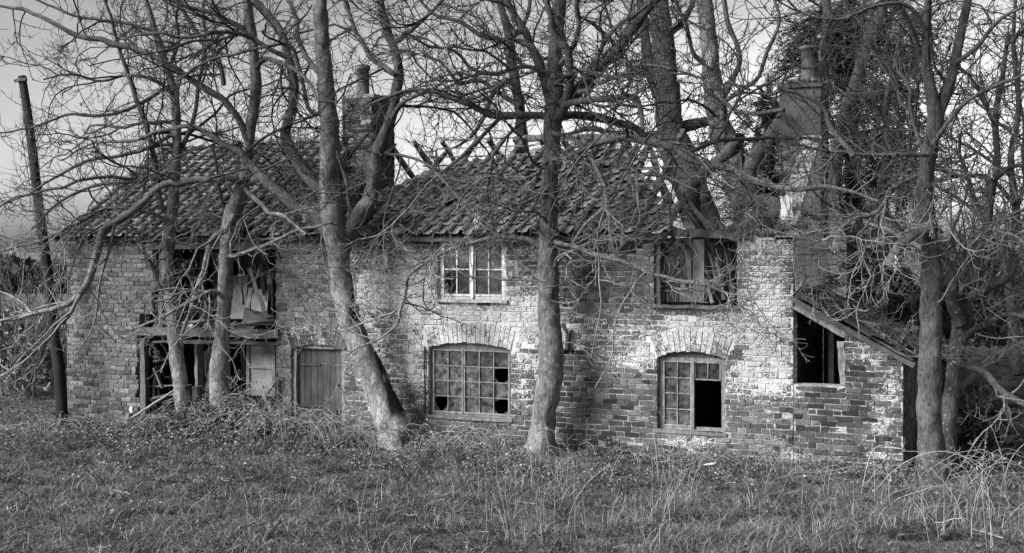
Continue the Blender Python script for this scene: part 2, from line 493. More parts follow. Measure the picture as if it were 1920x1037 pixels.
def front_solid(z):
    iv = [(XL, XR)]
    h = hole_iv(z)
    if h: iv = sub(iv, *h)
    for o in OP.values():
        if o['z0'] < z < o['z1']: iv = sub(iv, o['a'], o['b'])
        elif o['rise'] and o['z1'] <= z < o['z1'] + o['rise']:
            c, R, xc, zc = arc(o); hw = sqrt(max(0, R * R - (z - zc) ** 2)); iv = sub(iv, xc - hw, xc + hw)
    if 2.98 < z < 3.16: iv = sub(iv, wx(1092) + .1 * (z > 3.08), wx(1208) - .12 * (z < 3.06))
    # ragged wall top
    top = EZ + .0
    if z > top - .1:
        keep = []
        for (a, b) in iv:
            n = int((b - a) / .25) + 1; xs = np.linspace(a, b, n + 1)
            for j in range(n):
                if z < top - .1 + .16 * _h(np.array([int(xs[j] * 4 + 999)]), np.array([1]), 9)[0]: keep.append((xs[j], xs[j + 1]))
        iv = keep
    return iv
def arch_sub(z):
    out = []
    for o in OP.values():
        if not o['rise']: continue
        c, R, xc, zc = arc(o); Ro = R + o['band']
        ph = math.asin(min(.99, c / R)) + .02
        if z <= zc + R * cos(ph) or z >= zc + Ro: continue
        hw = min((z - zc) * tan(ph), sqrt(Ro * Ro - (z - zc) ** 2))
        out.append((xc - hw, xc + hw))
    return out

WASH = [  # px, py, rx, ry, amount : where the old limewash survives on the wall
    (760, 520, 120, 75, .42), (880, 600, 110, 40, .60), (700, 600, 70, 70, .25), (880, 640, 120, 20, .2), (590, 625, 60, 22, .5), (545, 560, 22, 90, .22),
    (1060, 610, 90, 60, .26), (1190, 670, 55, 45, .45), (1300, 620, 95, 35, .62), (1430, 520, 55, 120, .45), (1440, 640, 60, 90, .36), (1290, 835, 60, 16, .3), (1420, 700, 60, 60, .3),
    (780, 700, 40, 60, .35), (985, 700, 40, 60, .3), (990, 560, 40, 60, .35), (1650, 650, 60, 60, .3), (1655, 760, 30, 60, .3), (1660, 865, 50, 14, .3), (1530, 860, 60, 10, .22), (690, 720, 40, 60, .35),
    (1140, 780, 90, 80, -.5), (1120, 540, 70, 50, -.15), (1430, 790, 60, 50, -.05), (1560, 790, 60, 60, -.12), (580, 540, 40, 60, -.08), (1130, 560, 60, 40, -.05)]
def wash_front(V):
    px, py, _ = proj(V)
    w = np.where(px < 645, .02, .30) + np.where(px < 300, -.05, 0)
    for (cx, cy, rx, ry, am) in WASH: w = w + am * np.exp(-((px - cx) / rx) ** 2 - ((py - cy) / ry) ** 2)
    w = w + .42 * (fbm(V[:, 0] * 1.9, V[:, 2] * 2.6, 21) - .5)
    return np.clip(w, -.3, 1.05)
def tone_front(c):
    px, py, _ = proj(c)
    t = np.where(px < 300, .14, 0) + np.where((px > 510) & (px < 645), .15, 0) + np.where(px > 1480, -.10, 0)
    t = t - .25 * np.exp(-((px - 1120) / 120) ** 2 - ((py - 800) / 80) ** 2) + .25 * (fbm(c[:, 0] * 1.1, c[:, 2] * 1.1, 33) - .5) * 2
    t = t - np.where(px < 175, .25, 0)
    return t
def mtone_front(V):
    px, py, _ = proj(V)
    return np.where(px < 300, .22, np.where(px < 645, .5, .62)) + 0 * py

cot = thing('cottage', 'long ruined two storey brick cottage with collapsing pantile roof and flaking whitewash', 'cottage', (XL, 0, 0))
BM = [M['brick'], M['mortar']]
mb = MB()
ZB = -.24
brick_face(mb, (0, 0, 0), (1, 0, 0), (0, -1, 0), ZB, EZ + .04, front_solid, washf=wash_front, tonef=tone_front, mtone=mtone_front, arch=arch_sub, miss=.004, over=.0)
# arches of bricks on edge
for o in OP.values():
    if not o['rise']: continue
    c, R, xc, zc = arc(o); ph = math.asin(c / R); n = max(5, int(2 * ph * (R + .1) / .078))
    for i in range(n):
        a = -ph + (i + .5) * 2 * ph / n
        r0 = R - .005 + rng.normal(0, .006); r1 = R + o['band'] + rng.normal(0, .012)
        d = np.array([sin(a), 0, cos(a)]); t = np.array([cos(a), 0, -sin(a)])
        hw = (2 * ph * (R) / n) / 2 - .005
        for (ra, rb) in ((r0, r0 + .11 + .1 * (i % 2)), (r0 + .12 + .1 * (i % 2), r1)):
            cc = np.array([xc, 0, zc])
            p = cc + d * ra - t * hw + np.array([0, -.008 - rng.random() * .008, 0])
            hwo = hw * 2 * (rb / R) ** .5
            V0 = np.array([0.0])
            ww = wash_front(np.array([p + d * .1]))[0]
            box(mb, p, t * hwo, np.array([0, .1, 0]), d * (rb - ra), float(np.clip(rng.normal(.4, .2), 0, 1)), ww, 0)
mb.build('front_wall', BM, cot)

# left gable, right gable, back wall
def rakez(y):
    return EZ + (RZ - EZ - .06) * (1 - abs(y - RY) / RY)
def gable_solid(z):
    if z < EZ: return [(.22, DEP)]
    f = (z - EZ) / (RZ - EZ - .06)
    if f >= 1: return []
    return [(.0 + RY * f, DEP - RY * f)]
def wash_gable(V):
    return 1.25 + .7 * (fbm(V[:, 1] * 1.3, V[:, 2] * 1.3, 41) - .5) + .12 * (V[:, 2] > 3)
mb = MB()
brick_face(mb, (XR, 0, 0), (0, 1, 0), (1, 0, 0), ZB, RZ - .06, gable_solid, washf=wash_gable, mtone=lambda V: .9, tonef=lambda c: .25, miss=.008, jit=.004, thick=.23)
mb.build('gable_wall', [M['lime'], M['mortar']], cot, label='right hand gable wall with pale worn brickwork')
mb = MB()
brick_face(mb, (XL, 0, 0), (0, 1, 0), (-1, 0, 0), ZB, RZ - .06, gable_solid, mtone=lambda V: .3, thick=.23)
mb.build('gable_wall', BM, cot)
def back_solid(z):
    iv = [(XL, XR)]
    if .7 < z < 1.45: iv = sub(iv, wx(296, 5.3), wx(350, 5.3)); 
    if 1.95 < z < 2.7: iv = sub(iv, wx(352, 5.3), wx(385, 5.3))
    return iv
mb = MB()
brick_face(mb, (0, DEP, 0), (1, 0, 0), (0, 1, 0), ZB, EZ, back_solid, mtone=lambda V: .3, miss=0, thick=.23)
mb.build('back_wall', BM, cot)
# cross walls, floors
mb = MB()
for xx, ya, dx_ in ((wx(524), .225, .12), (wx(1000), .225, .12), (wx(1215), .225, .12), (wx(300), 2.4, .1)):
    mb = MB(); cbox(mb, xx, xx + dx_, ya, DEP - .235, -.2, EZ - .02, .4); mb.build('partition_wall', M['plaster'], cot)
FZ = wz(420, 640) + .10
mb = MB()
cbox(mb, XL + .24, wx(524) - .01, .32, DEP - .24, FZ, FZ + .04, .3)
for i in range(11):
    x = XL + .5 + i * .4
    if x < wx(520): cbox(mb, x, x + .06, .3, DEP - .24, FZ - .13, FZ - .002, .4)
cbox(mb, wx(524) + .13, XR - .24, .3, DEP - .24, FZ, FZ + .05, .2)
mb.build('upper_floor', M['dark'], cot)
mb = MB(); cbox(mb, XL + .24, XR - .24, .24, DEP - .24, -.08, -.02, .3); mb.build('ground_floor', M['dark'], cot)
# timber beam over lower left hole with broken boards
mb = MB()
beam(mb, (wx(266) - .05, -.02, wz(300, 622)), (wx(519) + .06, .02, wz(519, 627)), .16, .14, 14, .008)
mb.build('beam', M['oldwood'], cot)
mb = MB()
beam(mb, (wx(290), .0, wz(300, 641)), (wx(519) + .06, .03, wz(519, 645)), .12, .05, 10, .006, tone=.12)
mb.build('beam', M['oldwood'], cot)
mb = MB(); beam(mb, (wx(284) - .1, .06, 3.10), (wx(520) + .1, .06, 3.10), .16, .10, 10, .006, tone=.3); mb.build('lintel', M['oldwood'], cot)
mb = MB(); beam(mb, (wx(297), .10, FZ + .05), (wx(299), .10, 3.04), .11, .09, 8, .006, tone=.35); mb.build('post', M['oldwood'], cot)
mb = MB(); beam(mb, (wx(268), .06, -.05), (wx(266), .06, FZ - .1), .13, .10, 8, .006, tone=.4); mb.build('post', M['oldwood'], cot)
mb = MB(); beam(mb, (wx(374, .5), .5, -.05), (wx(372, .5), .5, FZ - .13), .16, .06, 8, .006, tone=.95); mb.build('post', M['greypaint'], cot, label='pale painted door post in the open ground floor')

for px_, y_ in ((338, 1.9), (372, 2.0), (405, 2.1), (470, 2.2), (492, 2.2)):
    mb = MB(); beam(mb, (wx(px_, y_), y_, FZ + .05), (wx(px_, y_) + rng.normal(0, .03), y_, 3.1), .07, .07, 6, .005, up=(0, 1, 0), tone=.9); mb.build('stud', M['greypaint'], cot)
for z_ in (2.25, 2.75):
    mb = MB(); beam(mb, (wx(336, 1.9), 1.95, z_), (wx(406, 2.1), 2.05, z_ + .02), .05, .06, 6, .005, tone=.9); mb.build('rail', M['greypaint'], cot)
# wall plate / eaves timbers
mb = MB()
beam(mb, (wx(640), -.05, 3.235), (wx(1240), -.05, 3.235), .13, .07, 30, .008, tone=.35)
mb.build('wall_plate', M['oldwood'], cot)
mb = MB(); beam(mb, (wx(1205), -.08, wz(1205, 437)), (wx(1405), -.05, wz(1405, 443)), .10, .10, 14, .014, tone=.25); mb.build('wall_plate', M['oldwood'], cot, label='bare weathered wall plate above the broken window')
mb = MB(); beam(mb, (XL - .05, -.04, 3.24), (wx(640), -.04, 3.235), .10, .06, 30, .006, tone=.3); mb.build('wall_plate', M['oldwood'], cot)

# ------------------------------------------------------------------ roof
EY = -.16; AL = atan2(RZ - 3.27, RY - EY); SL = hypot(RZ - 3.27, RY - EY)
def on_roof(x, s, h=0.0, front=True):
    y = EY + s * cos(AL) - h * sin(AL); z = 3.27 + s * sin(AL) + h * cos(AL)
    if not front: y = 2 * RY - y
    return np.stack([x + 0 * s, y + 0 * x, z + 0 * x], -1)
def inpoly(px, py, poly):
    r = False; n = len(poly); j = n - 1
    for i in range(n):
        xi, yi = poly[i]; xj, yj = poly[j]
        if ((yi > py) != (yj > py)) and (px < (xj - xi) * (py - yi) / (yj - yi) + xi): r = not r
        j = i
    return r
TW = .235; TG = .275
def tile_field(x0, x1, maskf, mess=0.0, front=True, sag=0.0, lo=.25):
    mb = MB()
    tt = np.linspace(0, 1, 8)
    prof = np.where(tt < .62, -.022 * np.sin(pi * tt / .62), .066 * np.sin(pi * (tt - .62) / .38))
    nc = int((x1 - x0) / TW); nr = int(SL / TG) + 1
    for r in range(nr):
        for c in range(nc):
            s0 = r * TG - .03; x = x0 + c * TW
            if not maskf(x + TW / 2, s0 + .15): continue
            m = mess * (1 if rng.random() < .45 else .35)
            if mess and rng.random() < .03 * mess: continue
            slip = abs(rng.normal(0, .02 + .06 * m)) * (1 if rng.random() < .5 else .2)
            rot = rng.normal(0, .01 + .09 * m); lift = abs(rng.normal(0, .003 + .02 * m)); tl = rng.normal(0, .004 + .03 * m)
            L = min(.345, SL - s0 + .02); 
            if L < .1: continue
            ys = np.array([0, .5, 1.0]) * L
            X = np.repeat((tt * (TW + .03) - TW / 2)[None], 3, 0); S = np.repeat(ys[:, None], 8, 1)
            H = prof[None] + np.array([.046, .020, .0])[:, None] + lift * (1 - S / L) + tl * (X / TW)
            X2 = X * cos(rot) - (S - L / 2) * sin(rot); S2 = X * sin(rot) + (S - L / 2) * cos(rot) + L / 2 - slip
            sagv = -sag * np.sin(np.clip((x - x0) / (x1 - x0), 0, 1) * pi * 3 + 1) * np.sin(pi * np.clip((s0 + S2) / SL, 0, 1))
            top = on_roof(x + TW / 2 + X2, s0 + S2, H + sagv + .03, front)
            bot = on_roof(x + TW / 2 + X2, s0 + S2, H + sagv + .03 - .014, front)
            V = np.concatenate([top.reshape(-1, 3), bot.reshape(-1, 3)])
            F = []
            for i in range(2):
                for k in range(7):
                    a = i * 8 + k
                    F.append([a, a + 1, a + 9, a + 8]); F.append([a + 24, a + 32, a + 33, a + 25])
            for k in range(7): F.append([k + 24, k + 25, k + 1, k])
            for i in range(2):
                F.append([i * 8, i * 8 + 8, i * 8 + 32, i * 8 + 24]); F.append([i * 8 + 7, i * 8 + 31, i * 8 + 39, i * 8 + 15])
            F = np.array(F)
            if not front: F = F[:, ::-1]
            mb.add(V, F, float(np.clip(lo + rng.random() * .5 + (.35 if rng.random() < .1 * (1 + mess) else 0), 0, 1)))
    return mb
POLY_L = [(60, 520), (100, 440), (305, 240), (645, 225), (645, 300), (628, 338), (628, 392), (700, 470), (60, 520)]
POLY_M = [(655, 475), (690, 412), (735, 350), (790, 325), (860, 308), (950, 300), (1040, 284), (1110, 262), (1170, 258), (1200, 290), (1228, 350), (1262, 400), (1275, 475)]
def mask_l(x, s):
    p = on_roof(np.array(x), np.array(s)); a, b, _ = proj(p); return inpoly(float(a), float(b), POLY_L)
def mask_m(x, s):
    p = on_roof(np.array(x), np.array(s)); a, b, _ = proj(p); return inpoly(float(a), float(b), POLY_M)
tl = tile_field(XL - .12, wx(700), mask_l, .05, sag=.01, lo=.22)
tl.build('roof', M['tile'], cot, smooth=True, label='left roof slope of straight rows of dark pantiles')
tm = tile_field(wx(660), wx(1300), mask_m, .34, sag=.05, lo=.3)
tm.build('roof', M['tile'], cot, smooth=True, label='middle roof slope of slipped and broken pantiles')
tr = tile_field(XL - .12, -11.95, lambda x, s: True, .1, front=False)
tr.build('roof', M['tile'], cot, smooth=True, label='rear roof slope')
# underboards keep the left loft dark
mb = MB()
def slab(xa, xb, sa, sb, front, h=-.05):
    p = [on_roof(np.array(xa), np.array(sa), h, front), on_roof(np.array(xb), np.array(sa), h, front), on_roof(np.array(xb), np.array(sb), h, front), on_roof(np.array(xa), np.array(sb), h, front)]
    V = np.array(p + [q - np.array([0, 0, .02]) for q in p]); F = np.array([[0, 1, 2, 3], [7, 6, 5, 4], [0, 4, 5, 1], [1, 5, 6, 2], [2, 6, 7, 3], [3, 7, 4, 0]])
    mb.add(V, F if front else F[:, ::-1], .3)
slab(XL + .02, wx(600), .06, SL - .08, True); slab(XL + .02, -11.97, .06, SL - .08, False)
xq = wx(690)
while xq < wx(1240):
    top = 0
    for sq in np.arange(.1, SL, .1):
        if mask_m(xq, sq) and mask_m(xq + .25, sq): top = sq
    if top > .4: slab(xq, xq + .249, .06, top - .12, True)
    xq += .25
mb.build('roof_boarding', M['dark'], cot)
# ridge tiles
mb = MB()
x = XL - .1
while x < wx(655, RY):
    n = 8; V = []
    for e in (0, .40):
        for k in range(n + 1):
            a = pi * k / n; r = .13 + (.012 if e == 0 else 0) + rng.normal(0, .001)
            V.append([x + e, RY + r * cos(a) * 1.05, RZ - .0 + r * sin(a) * .8])
    F = [[k, k + 1, n + 2 + k, n + 1 + k] for k in range(n)]
    mb.add(V, F, float(.3 + rng.random() * .4)); x += .375
mb.build('ridge', M['tile'], cot)
# verge board on the left end
mb = MB()
beam(mb, on_roof(np.array(XL - .13), np.array(-.04), -.02), on_roof(np.array(XL - .13), np.array(SL), -.02), .03, .12, 10, .004, tone=.3)
mb.build('verge_board', M['oldwood'], cot)
# bare rafters
def rafter(x, s0, s1, front, dx=0.0, h=-.07, tone=.35, w=.06, hh=.09):
    mb = MB()
    beam(mb, on_roof(np.array(x), np.array(s0), h, front), on_roof(np.array(x + dx), np.array(s1), h, front), w, hh, 8, .007, tone=tone)
    mb.build('rafter', M['oldwood'], cot)
xs = np.arange(wx(715), wx(1220), .48)
for i, x in enumerate(xs):
    rafter(x, .05, SL - (.0 if i % 4 else .5), True, rng.normal(0, .04))
for i, x in enumerate(np.arange(wx(735, 2.75), wx(1190, 2.75), .50)):
    if i % 5 != 3: rafter(x, .0, SL - .02, False, rng.normal(0, .05), tone=.3)
mb = MB(); beam(mb, (wx(985, RY), RY, RZ - .08), (wx(1235, RY), RY, RZ - .10), .05, .12, 16, .008, tone=.4); mb.build('ridge_beam', M['oldwood'], cot)
for k in range(9):
    mb = MB(); s = .4 + k * .33
    xa = wx(1085) + rng.normal(0, .2)
    beam(mb, on_roof(np.array(xa), np.array(s), -.0), on_roof(np.array(wx(1250) + rng.normal(0, .25)), np.array(s + rng.normal(0, .12)), -.0), .035, .022, 6, .004, tone=.5); mb.build('lath', M['oldwood'], cot)
for k in range(5):
    mb = MB(); s = 2.0 + k * .33
    beam(mb, on_roof(np.array(wx(700)), np.array(s), 0.), on_roof(np.array(wx(900) + rng.normal(0, .3)), np.array(s), 0.), .035, .022, 6, .004, tone=.6); mb.build('lath', M['oldwood'], cot)
# collapsed timbers at the right, through real points
def bar(p0, p1, w, h, tone=.4, name='fallen_rafter', mat='oldwood', roll=0.0):
    mb = MB(); beam(mb, p0, p1, w, h, 7, .007, tone=tone, roll=roll); mb.build(name, M[mat], cot)
for (a, b, c, d, ya, yb, w) in [
    (1228, 250, 1300, 430, 2.6, .6, .10), (1215, 262, 1255, 400, 2.6, 1.0, .07), (1240, 345, 1180, 400, 1.6, 1.2, .10), (1222, 300, 1262, 385, 2.5, 1.4, .05), (1170, 330, 1262, 412, 1.2, .2, .04),
    (1200, 395, 1290, 440, .6, -.1, .06), (1250, 330, 1330, 430, 2.6, .4, .05), (1250, 392, 1290, 400, .3, .6, .10), (1278, 395, 1300, 440, .6, .0, .12), (1190, 375, 1240, 430, .7, .1, .05),
    (1310, 400, 1345, 442, .8, .3, .05), (1265, 440, 1230, 510, .2, .35, .05), (1290, 395, 1335, 475, .5, .6, .06), (1330, 440, 1280, 520, 1.2, .8, .05), (1230, 448, 1266, 500, .2, .5, .06)]:
    bar(W(a, b, ya), W(c, d, yb), w, .05, .25 + .5 * rng.random())
# heap of laths and thin boards fallen inside the upper right window
for i in range(26):
    a = 1318 + rng.random() * 55; b = 455 + rng.random() * 60; dx = -5 + rng.random() * 45; 
    y0 = .3 + rng.random() * .9
    bar(W(a, b, y0), W(min(a + dx, 1376), 500 + rng.random() * 68, y0 - .1 + rng.random() * .2), .05, .015, .3 + .7 * rng.random(), 'fallen_lath', 'greypaint' if i % 2 else 'oldwood', roll=rng.random() * 2)

# ------------------------------------------------------------------ chimneys
def chimney(name, x0, x1, y0, y1, z0, z1, label, render_from=None, lean=0.0, dark=.0, moss=True):
    mb = MB()
    def sol(w): return lambda z: [(0, w)]
    tf = lambda c: -.12 + dark + 0 * c[:, 0]
    zt = z1 if render_from is None else render_from
    wf = (lambda V: .08 + .2 * fbm(V[:, 0] * 3 + V[:, 1] * 3, V[:, 2] * 3, 8))
    kw = dict(washf=wf, tonef=tf, mtone=lambda V: .35, thick=.05, over=.008, miss=.006, jit=.006)
    brick_face(mb, (x0, y0, 0), (1, 0, 0), (0, -1, 0), z0, zt, sol(x1 - x0), **kw)
    brick_face(mb, (x1, y0, 0), (0, 1, 0), (1, 0, 0), z0, zt, sol(y1 - y0), **{**kw, 'over': -.002})
    brick_face(mb, (x0, y1, 0), (1, 0, 0), (0, 1, 0), z0, zt, sol(x1 - x0), **kw)
    brick_face(mb, (x0, y0, 0), (0, 1, 0), (-1, 0, 0), z0, zt, sol(y1 - y0), **{**kw, 'over': -.002})
    ch = mb.build('chimney', BM, cot, label=label)
    ch['_o'] = cot['_o']
    return ch
def sub_build(mb, name, mat, ch, smooth=False):
    return mb.build(name, mat, ch, smooth=smooth)
cx0, cx1 = -11.80, -11.14
ch1 = chimney('chimney', cx0, cx1, 2.3, 3.1, 2.9, 5.86, 'left brick chimney stack with one tall round pot', dark=-.3)
mb = MB(); cbox(mb, cx0 - .02, cx1 + .02, 2.28, 3.12, 5.862, 5.93, .35)
sub_build(mb, 'chimney_cap', M['rubble'], ch1)
pc = W(678, 180, 2.6)
mb = MB(); lathe(mb, (pc[0], 2.65, 5.92), [(.20, 0), (.16, .03), (.125, .05), (.118, .3), (.115, .50), (.14, .51), (.14, .60), (.10, .60), (.095, .3), (.095, .02)], 24, .35)
sub_build(mb, 'chimney_pot', M['clay'], ch1, True)
# left of the first stack a dark hole in the tiles is left open by the tile mask
rx0, rx1 = XR - .63, XR - .0
ch2 = chimney('chimney', rx0, rx1, 2.45, 3.3, 3.2, 5.72, 'right chimney stack, cement rendered near the top', render_from=4.88, dark=-.02)
mb = MB()
n = 5
cbox(mb, rx0 - .015, rx1 + .015, 2.435, 3.315, 4.882, 5.66, .5); cbox(mb, rx0 - .05, rx1 + .05, 2.40, 3.35, 5.662, 5.72, .35)
cbox(mb, rx0 - .0, rx1 + .0, 2.45, 3.3, 5.722, 5.80, .3)
ob = sub_build(mb, 'cement_render', M['cement'], ch2)
mb = MB(); lathe(mb, (W(1519, 150, 2.8)[0], 2.75, 5.80), [(.17, 0), (.145, .03), (.135, .2), (.135, .50), (.165, .51), (.165, .56), (.12, .56), (.11, .3), (.11, .02)], 24, .1)
sub_build(mb, 'chimney_pot', M['clay'], ch2, True)
mb = MB(); lathe(mb, (W(1535, 150, 3.1)[0], 3.1, 5.80), [(.13, 0), (.12, .03), (.11, .36), (.10, .36), (.09, .02)], 20, .5, tilt=(.05, 0))
sub_build(mb, 'chimney_pot', M['clay'], ch2, True)
# moss tufts on the chimney shoulders
mb = MB()
q = 900
pp = np.stack([rx0 - .06 + rng.random(q) * .75, 2.40 + rng.random(q) * .9, 5.73 + rng.random(q) * .06], 1)
dd = rng.normal(0, .025, (q, 3)) + [0, 0, .03]; sd = rng.normal(0, .012, (q, 3))
V = np.stack([pp - sd, pp + sd, pp + dd], 1).reshape(-1, 3); mb.add(V, np.arange(q * 3).reshape(-1, 3), np.repeat(rng.random(q), 3))
sub_build(mb, 'moss', M['leaf'], ch2)
# lump of white plaster left on the shoulder of the gable
mb = MB()
xs = [(1462, 368), (1480, 366), (1488, 372), (1484, 392), (1490, 412), (1492, 432), (1470, 436), (1456, 440), (1463, 415), (1465, 392)]
fr = np.array([W(a, b, .35) for a, b in xs]); bk = fr + [0, .07, 0]
cf = fr.mean(0) + [0, -.03, 0]; cb = bk.mean(0)
n = len(xs); V = np.vstack([fr, bk, cf, cb]); T = []
for i in range(n):
    j = (i + 1) % n
    T += [[2 * n, j, i], [2 * n + 1, n + i, n + j], [i, j, n + j], [i, n + j, n + i]]
mb.add(V, T, .6); mb.build('plaster_lump', M['white'], cot)
# broken wall shoulder stepping up the gable with rough bricks
mb = MB()
bl = []
for i, (px, py, L) in enumerate([(1385, 437, .3), (1400, 433, .5), (1440, 434, .6), (1455, 426, .35)]):
    p = W(px, py); bl.append((p[0], p[0] + L, p[2] - .03, p[2] + .04, .015))
for b in bl:
    x = b[0]
    while x < b[1]:
        box(mb, (x, -.02 + rng.normal(0, .01), b[2] + rng.normal(0, .004)), (.21, rng.normal(0, .02), rng.normal(0, .008)), (0, .11, 0), (0, 0, .065), float(rng.random()), .35); x += .225
mb.build('loose_coping', BM, cot)
mb = MB()  # ragged mortar spine where the roof joined the gable
for k in range(60):
    f = k / 60; y = f * 2.35; z = rakez(y) + .0
    box(mb, (XR - .26 + rng.normal(0, .01), y, z - .06), (.27, 0, 0), (0, .06, rng.normal(0, .01)), (0, 0, .07 + rng.random() * .09), float(.4 + .5 * rng.random()), .7)
mb.build('mortar_fillet', BM, cot)

# ------------------------------------------------------------------ windows and door
def rectf(mb, px0, px1, py0, py1, y, depth, tone=.5, jit=0):
    """box whose front face covers the pixel rectangle on plane y (real wall coordinates)"""
    xa, xb = wx(px0, y), wx(px1, y); pm = (px0 + px1) / 2
    za, zb = wz(pm, py1, y), wz(pm, py0, y)
    cbox(mb, xa, xb, y, y + depth, za, zb, tone)
class Win:
    def __init__(s, o, label, y=.06):
        s.o = o; s.y = y; s.e = bpy.data.objects.new('window', None); C.objects.link(s.e); s.e.parent = cot
        s.e['label'] = label; s.e['_o'] = cot['_o']; s.a = o['a']; s.b = o['b']; s.z0 = o['z0']; s.z1 = o['z1'] + o['rise']
        s.w = s.b - s.a; s.h = s.z1 - s.z0
    def p(s, u, v): return s.a + u * s.w, s.z0 + v * s.h
    def frame(s, t=.05, mat='greypaint', topz=None, tone=.5, dep=.07, sill=True):
        mb = MB(); zt = topz if topz is not None else s.z1
        a, b, z0, y = s.a + .012, s.b - .012, s.z0 + .01, s.y
        for (p, q) in (((a + t / 2, y + dep / 2, z0), (a + t / 2, y + dep / 2, zt)), ((b - t / 2, y + dep / 2, z0), (b - t / 2, y + dep / 2, zt))):
            beam(mb, p, q, t, dep, 8, .0015, up=(0, 1, 0), tone=tone)
        beam(mb, (a + t, y + dep / 2, zt - t / 2), (b - t, y + dep / 2, zt - t / 2), dep, t, 8, .0015, tone=tone)
        beam(mb, (a + t, y + dep / 2, z0 + t / 2), (b - t, y + dep / 2, z0 + t / 2), dep, t, 8, .0015, tone=tone)
        mb.build('frame', M[mat], s.e)
        if sill:
            mb = MB(); beam(mb, (s.a - .03, s.y - .03, s.z0 - .012), (s.b + .03, s.y - .03, s.z0 - .012), .14, .045, 8, .003, tone=tone * .8); mb.build('sill', M[mat], s.e)
    def sash(s, u0, u1, z0, z1, cols, rows, t=.035, bar=.016, mat='greypaint', missing=(), tone=.5, pt=.5, yo=.012, odd=()):
        """casement with panes; missing: set of (c,r) with r from top"""
        a = s.a + u0; b = s.a + u1; y = s.y + yo; mb = MB()
        beam(mb, (a + t / 2, y, z0), (a + t / 2, y, z1), t, .04, 6, .001, up=(0, 1, 0), tone=tone); beam(mb, (b - t / 2, y, z0), (b - t / 2, y, z1), t, .04, 6, .001, up=(0, 1, 0), tone=tone)
        beam(mb, (a + t, y, z0 + t / 2), (b - t, y, z0 + t / 2), .04, t, 6, .001, tone=tone); beam(mb, (a + t, y, z1 - t / 2), (b - t, y, z1 - t / 2), .04, t, 6, .001, tone=tone)
        xs = np.linspace(a + t, b - t, cols + 1); zs = np.linspace(z1 - t, z0 + t, rows + 1)
        for x in xs[1:-1]: beam(mb, (x, y - .002, z0 + t), (x, y - .002, z1 - t), bar, .028, 6, .001, up=(0, 1, 0), tone=tone)
        for z in zs[1:-1]: beam(mb, (a + t, y + .001, z), (b - t, y + .001, z), .024, bar, 6, .001, tone=tone)
        mb.build('sash', M[mat], s.e)
        for c in range(cols):
            for r in range(rows):
                if (c, r) in missing:
                    x0, x1, za, zb = xs[c] + .002, xs[c + 1] - .002, zs[r + 1] + .002, zs[r] - .002
                    for (cx_, cz_, sx2, sz2) in ((x0, zb, 1, -1), (x1, za, -1, 1), (x0, za, 1, 1)):
                        mb = MB(); a1, a2 = (.25 + .4 * rng.random()) * (x1 - x0), (.2 + .5 * rng.random()) * (zb - za)
                        q3 = np.array([[cx_, y + .005, cz_], [cx_ + sx2 * a1, y + .005, cz_], [cx_ + sx2 * a1 * .35, y + .005, cz_ + sz2 * a2 * .45], [cx_, y + .005, cz_ + sz2 * a2]])
                        V8 = np.vstack([q3, q3 + [0, .003, 0]]); mb.add(V8, BOXF, .6); mb.build('glass_shard', M['glass'], s.e)
                    continue
                mb = MB(); tn = float(np.clip(pt + rng.normal(0, .28), 0, 1)) if (c, r) not in odd else 1.0
                x0, x1, za, zb = xs[c] + .002, xs[c + 1] - .002, zs[r + 1] + .002, zs[r] - .002
                dy = rng.normal(0, .003)
                box(mb, (x0, y + .004 + dy, za), (x1 - x0, rng.normal(0, .003), 0), (0, .004, 0), (0, rng.normal(0, .003), zb - za), tn)
                mb.build('pane', M['glass'], s.e)

w = Win(OP['w1'], 'upstairs two light casement window with peeling white frame', .05)
w.frame(.045, 'paint', tone=.35)
hw = w.w
w.sash(.06, hw * .49, w.z0 + .06, w.z1 - .05, 2, 2, .035, .018, 'paint', missing={(0, 1)}, tone=.9, pt=.4)
w.sash(hw * .51, hw - .06, w.z0 + .06, w.z1 - .05, 2, 2, .035, .016, 'paint', tone=.55, pt=.35, yo=.02)
mb = MB(); beam(mb, (w.a + hw * .5, w.y - .0, w.z0 + .03), (w.a + hw * .5, w.y - .0, w.z1 - .03), .04, .05, 8, .002, up=(0, 1, 0), tone=1.); mb.build('mullion', M['paint'], w.e)

w = Win(OP['w2'], 'wide downstairs window of twenty small dusty panes under a brick arch', .07)
zt = OP['w2']['z1'] + .0
w.frame(.045, 'greypaint', topz=zt + .01, tone=.35)
mb = MB(); c_, R_, xc_, zc_ = arc(OP['w2'])
xs_ = np.linspace(w.a + .02, w.b - .02, 14)
V = []; 
for x in xs_:
    zz = zc_ + sqrt(R_ * R_ - (x - xc_) ** 2) - .02
    V += [[x, w.y + .01, zt + .012], [x, w.y + .01, max(zz, zt + .016)], [x, w.y + .05, zt + .012], [x, w.y + .05, max(zz, zt + .016)]]
F = []
for i in range(13):
    a = i * 4; F += [[a, a + 4, a + 5, a + 1], [a + 1, a + 5, a + 7, a + 3]]
mb.add(V, F, .7); mb.build('arch_board', M['greypaint'], w.e)
g = w.w - .10
w.sash(.05, .05 + g * .4, w.z0 + .05, zt - .035, 2, 4, .022, .014, 'greypaint', missing={(0, 3)}, tone=.75, pt=.5, odd={(1, 1), (1, 2)})
w.sash(.05 + g * .4 + .012, w.w - .05, w.z0 + .05, zt - .035, 3, 4, .022, .014, 'greypaint', missing={(2, 1), (2, 3)}, tone=.75, pt=.45)

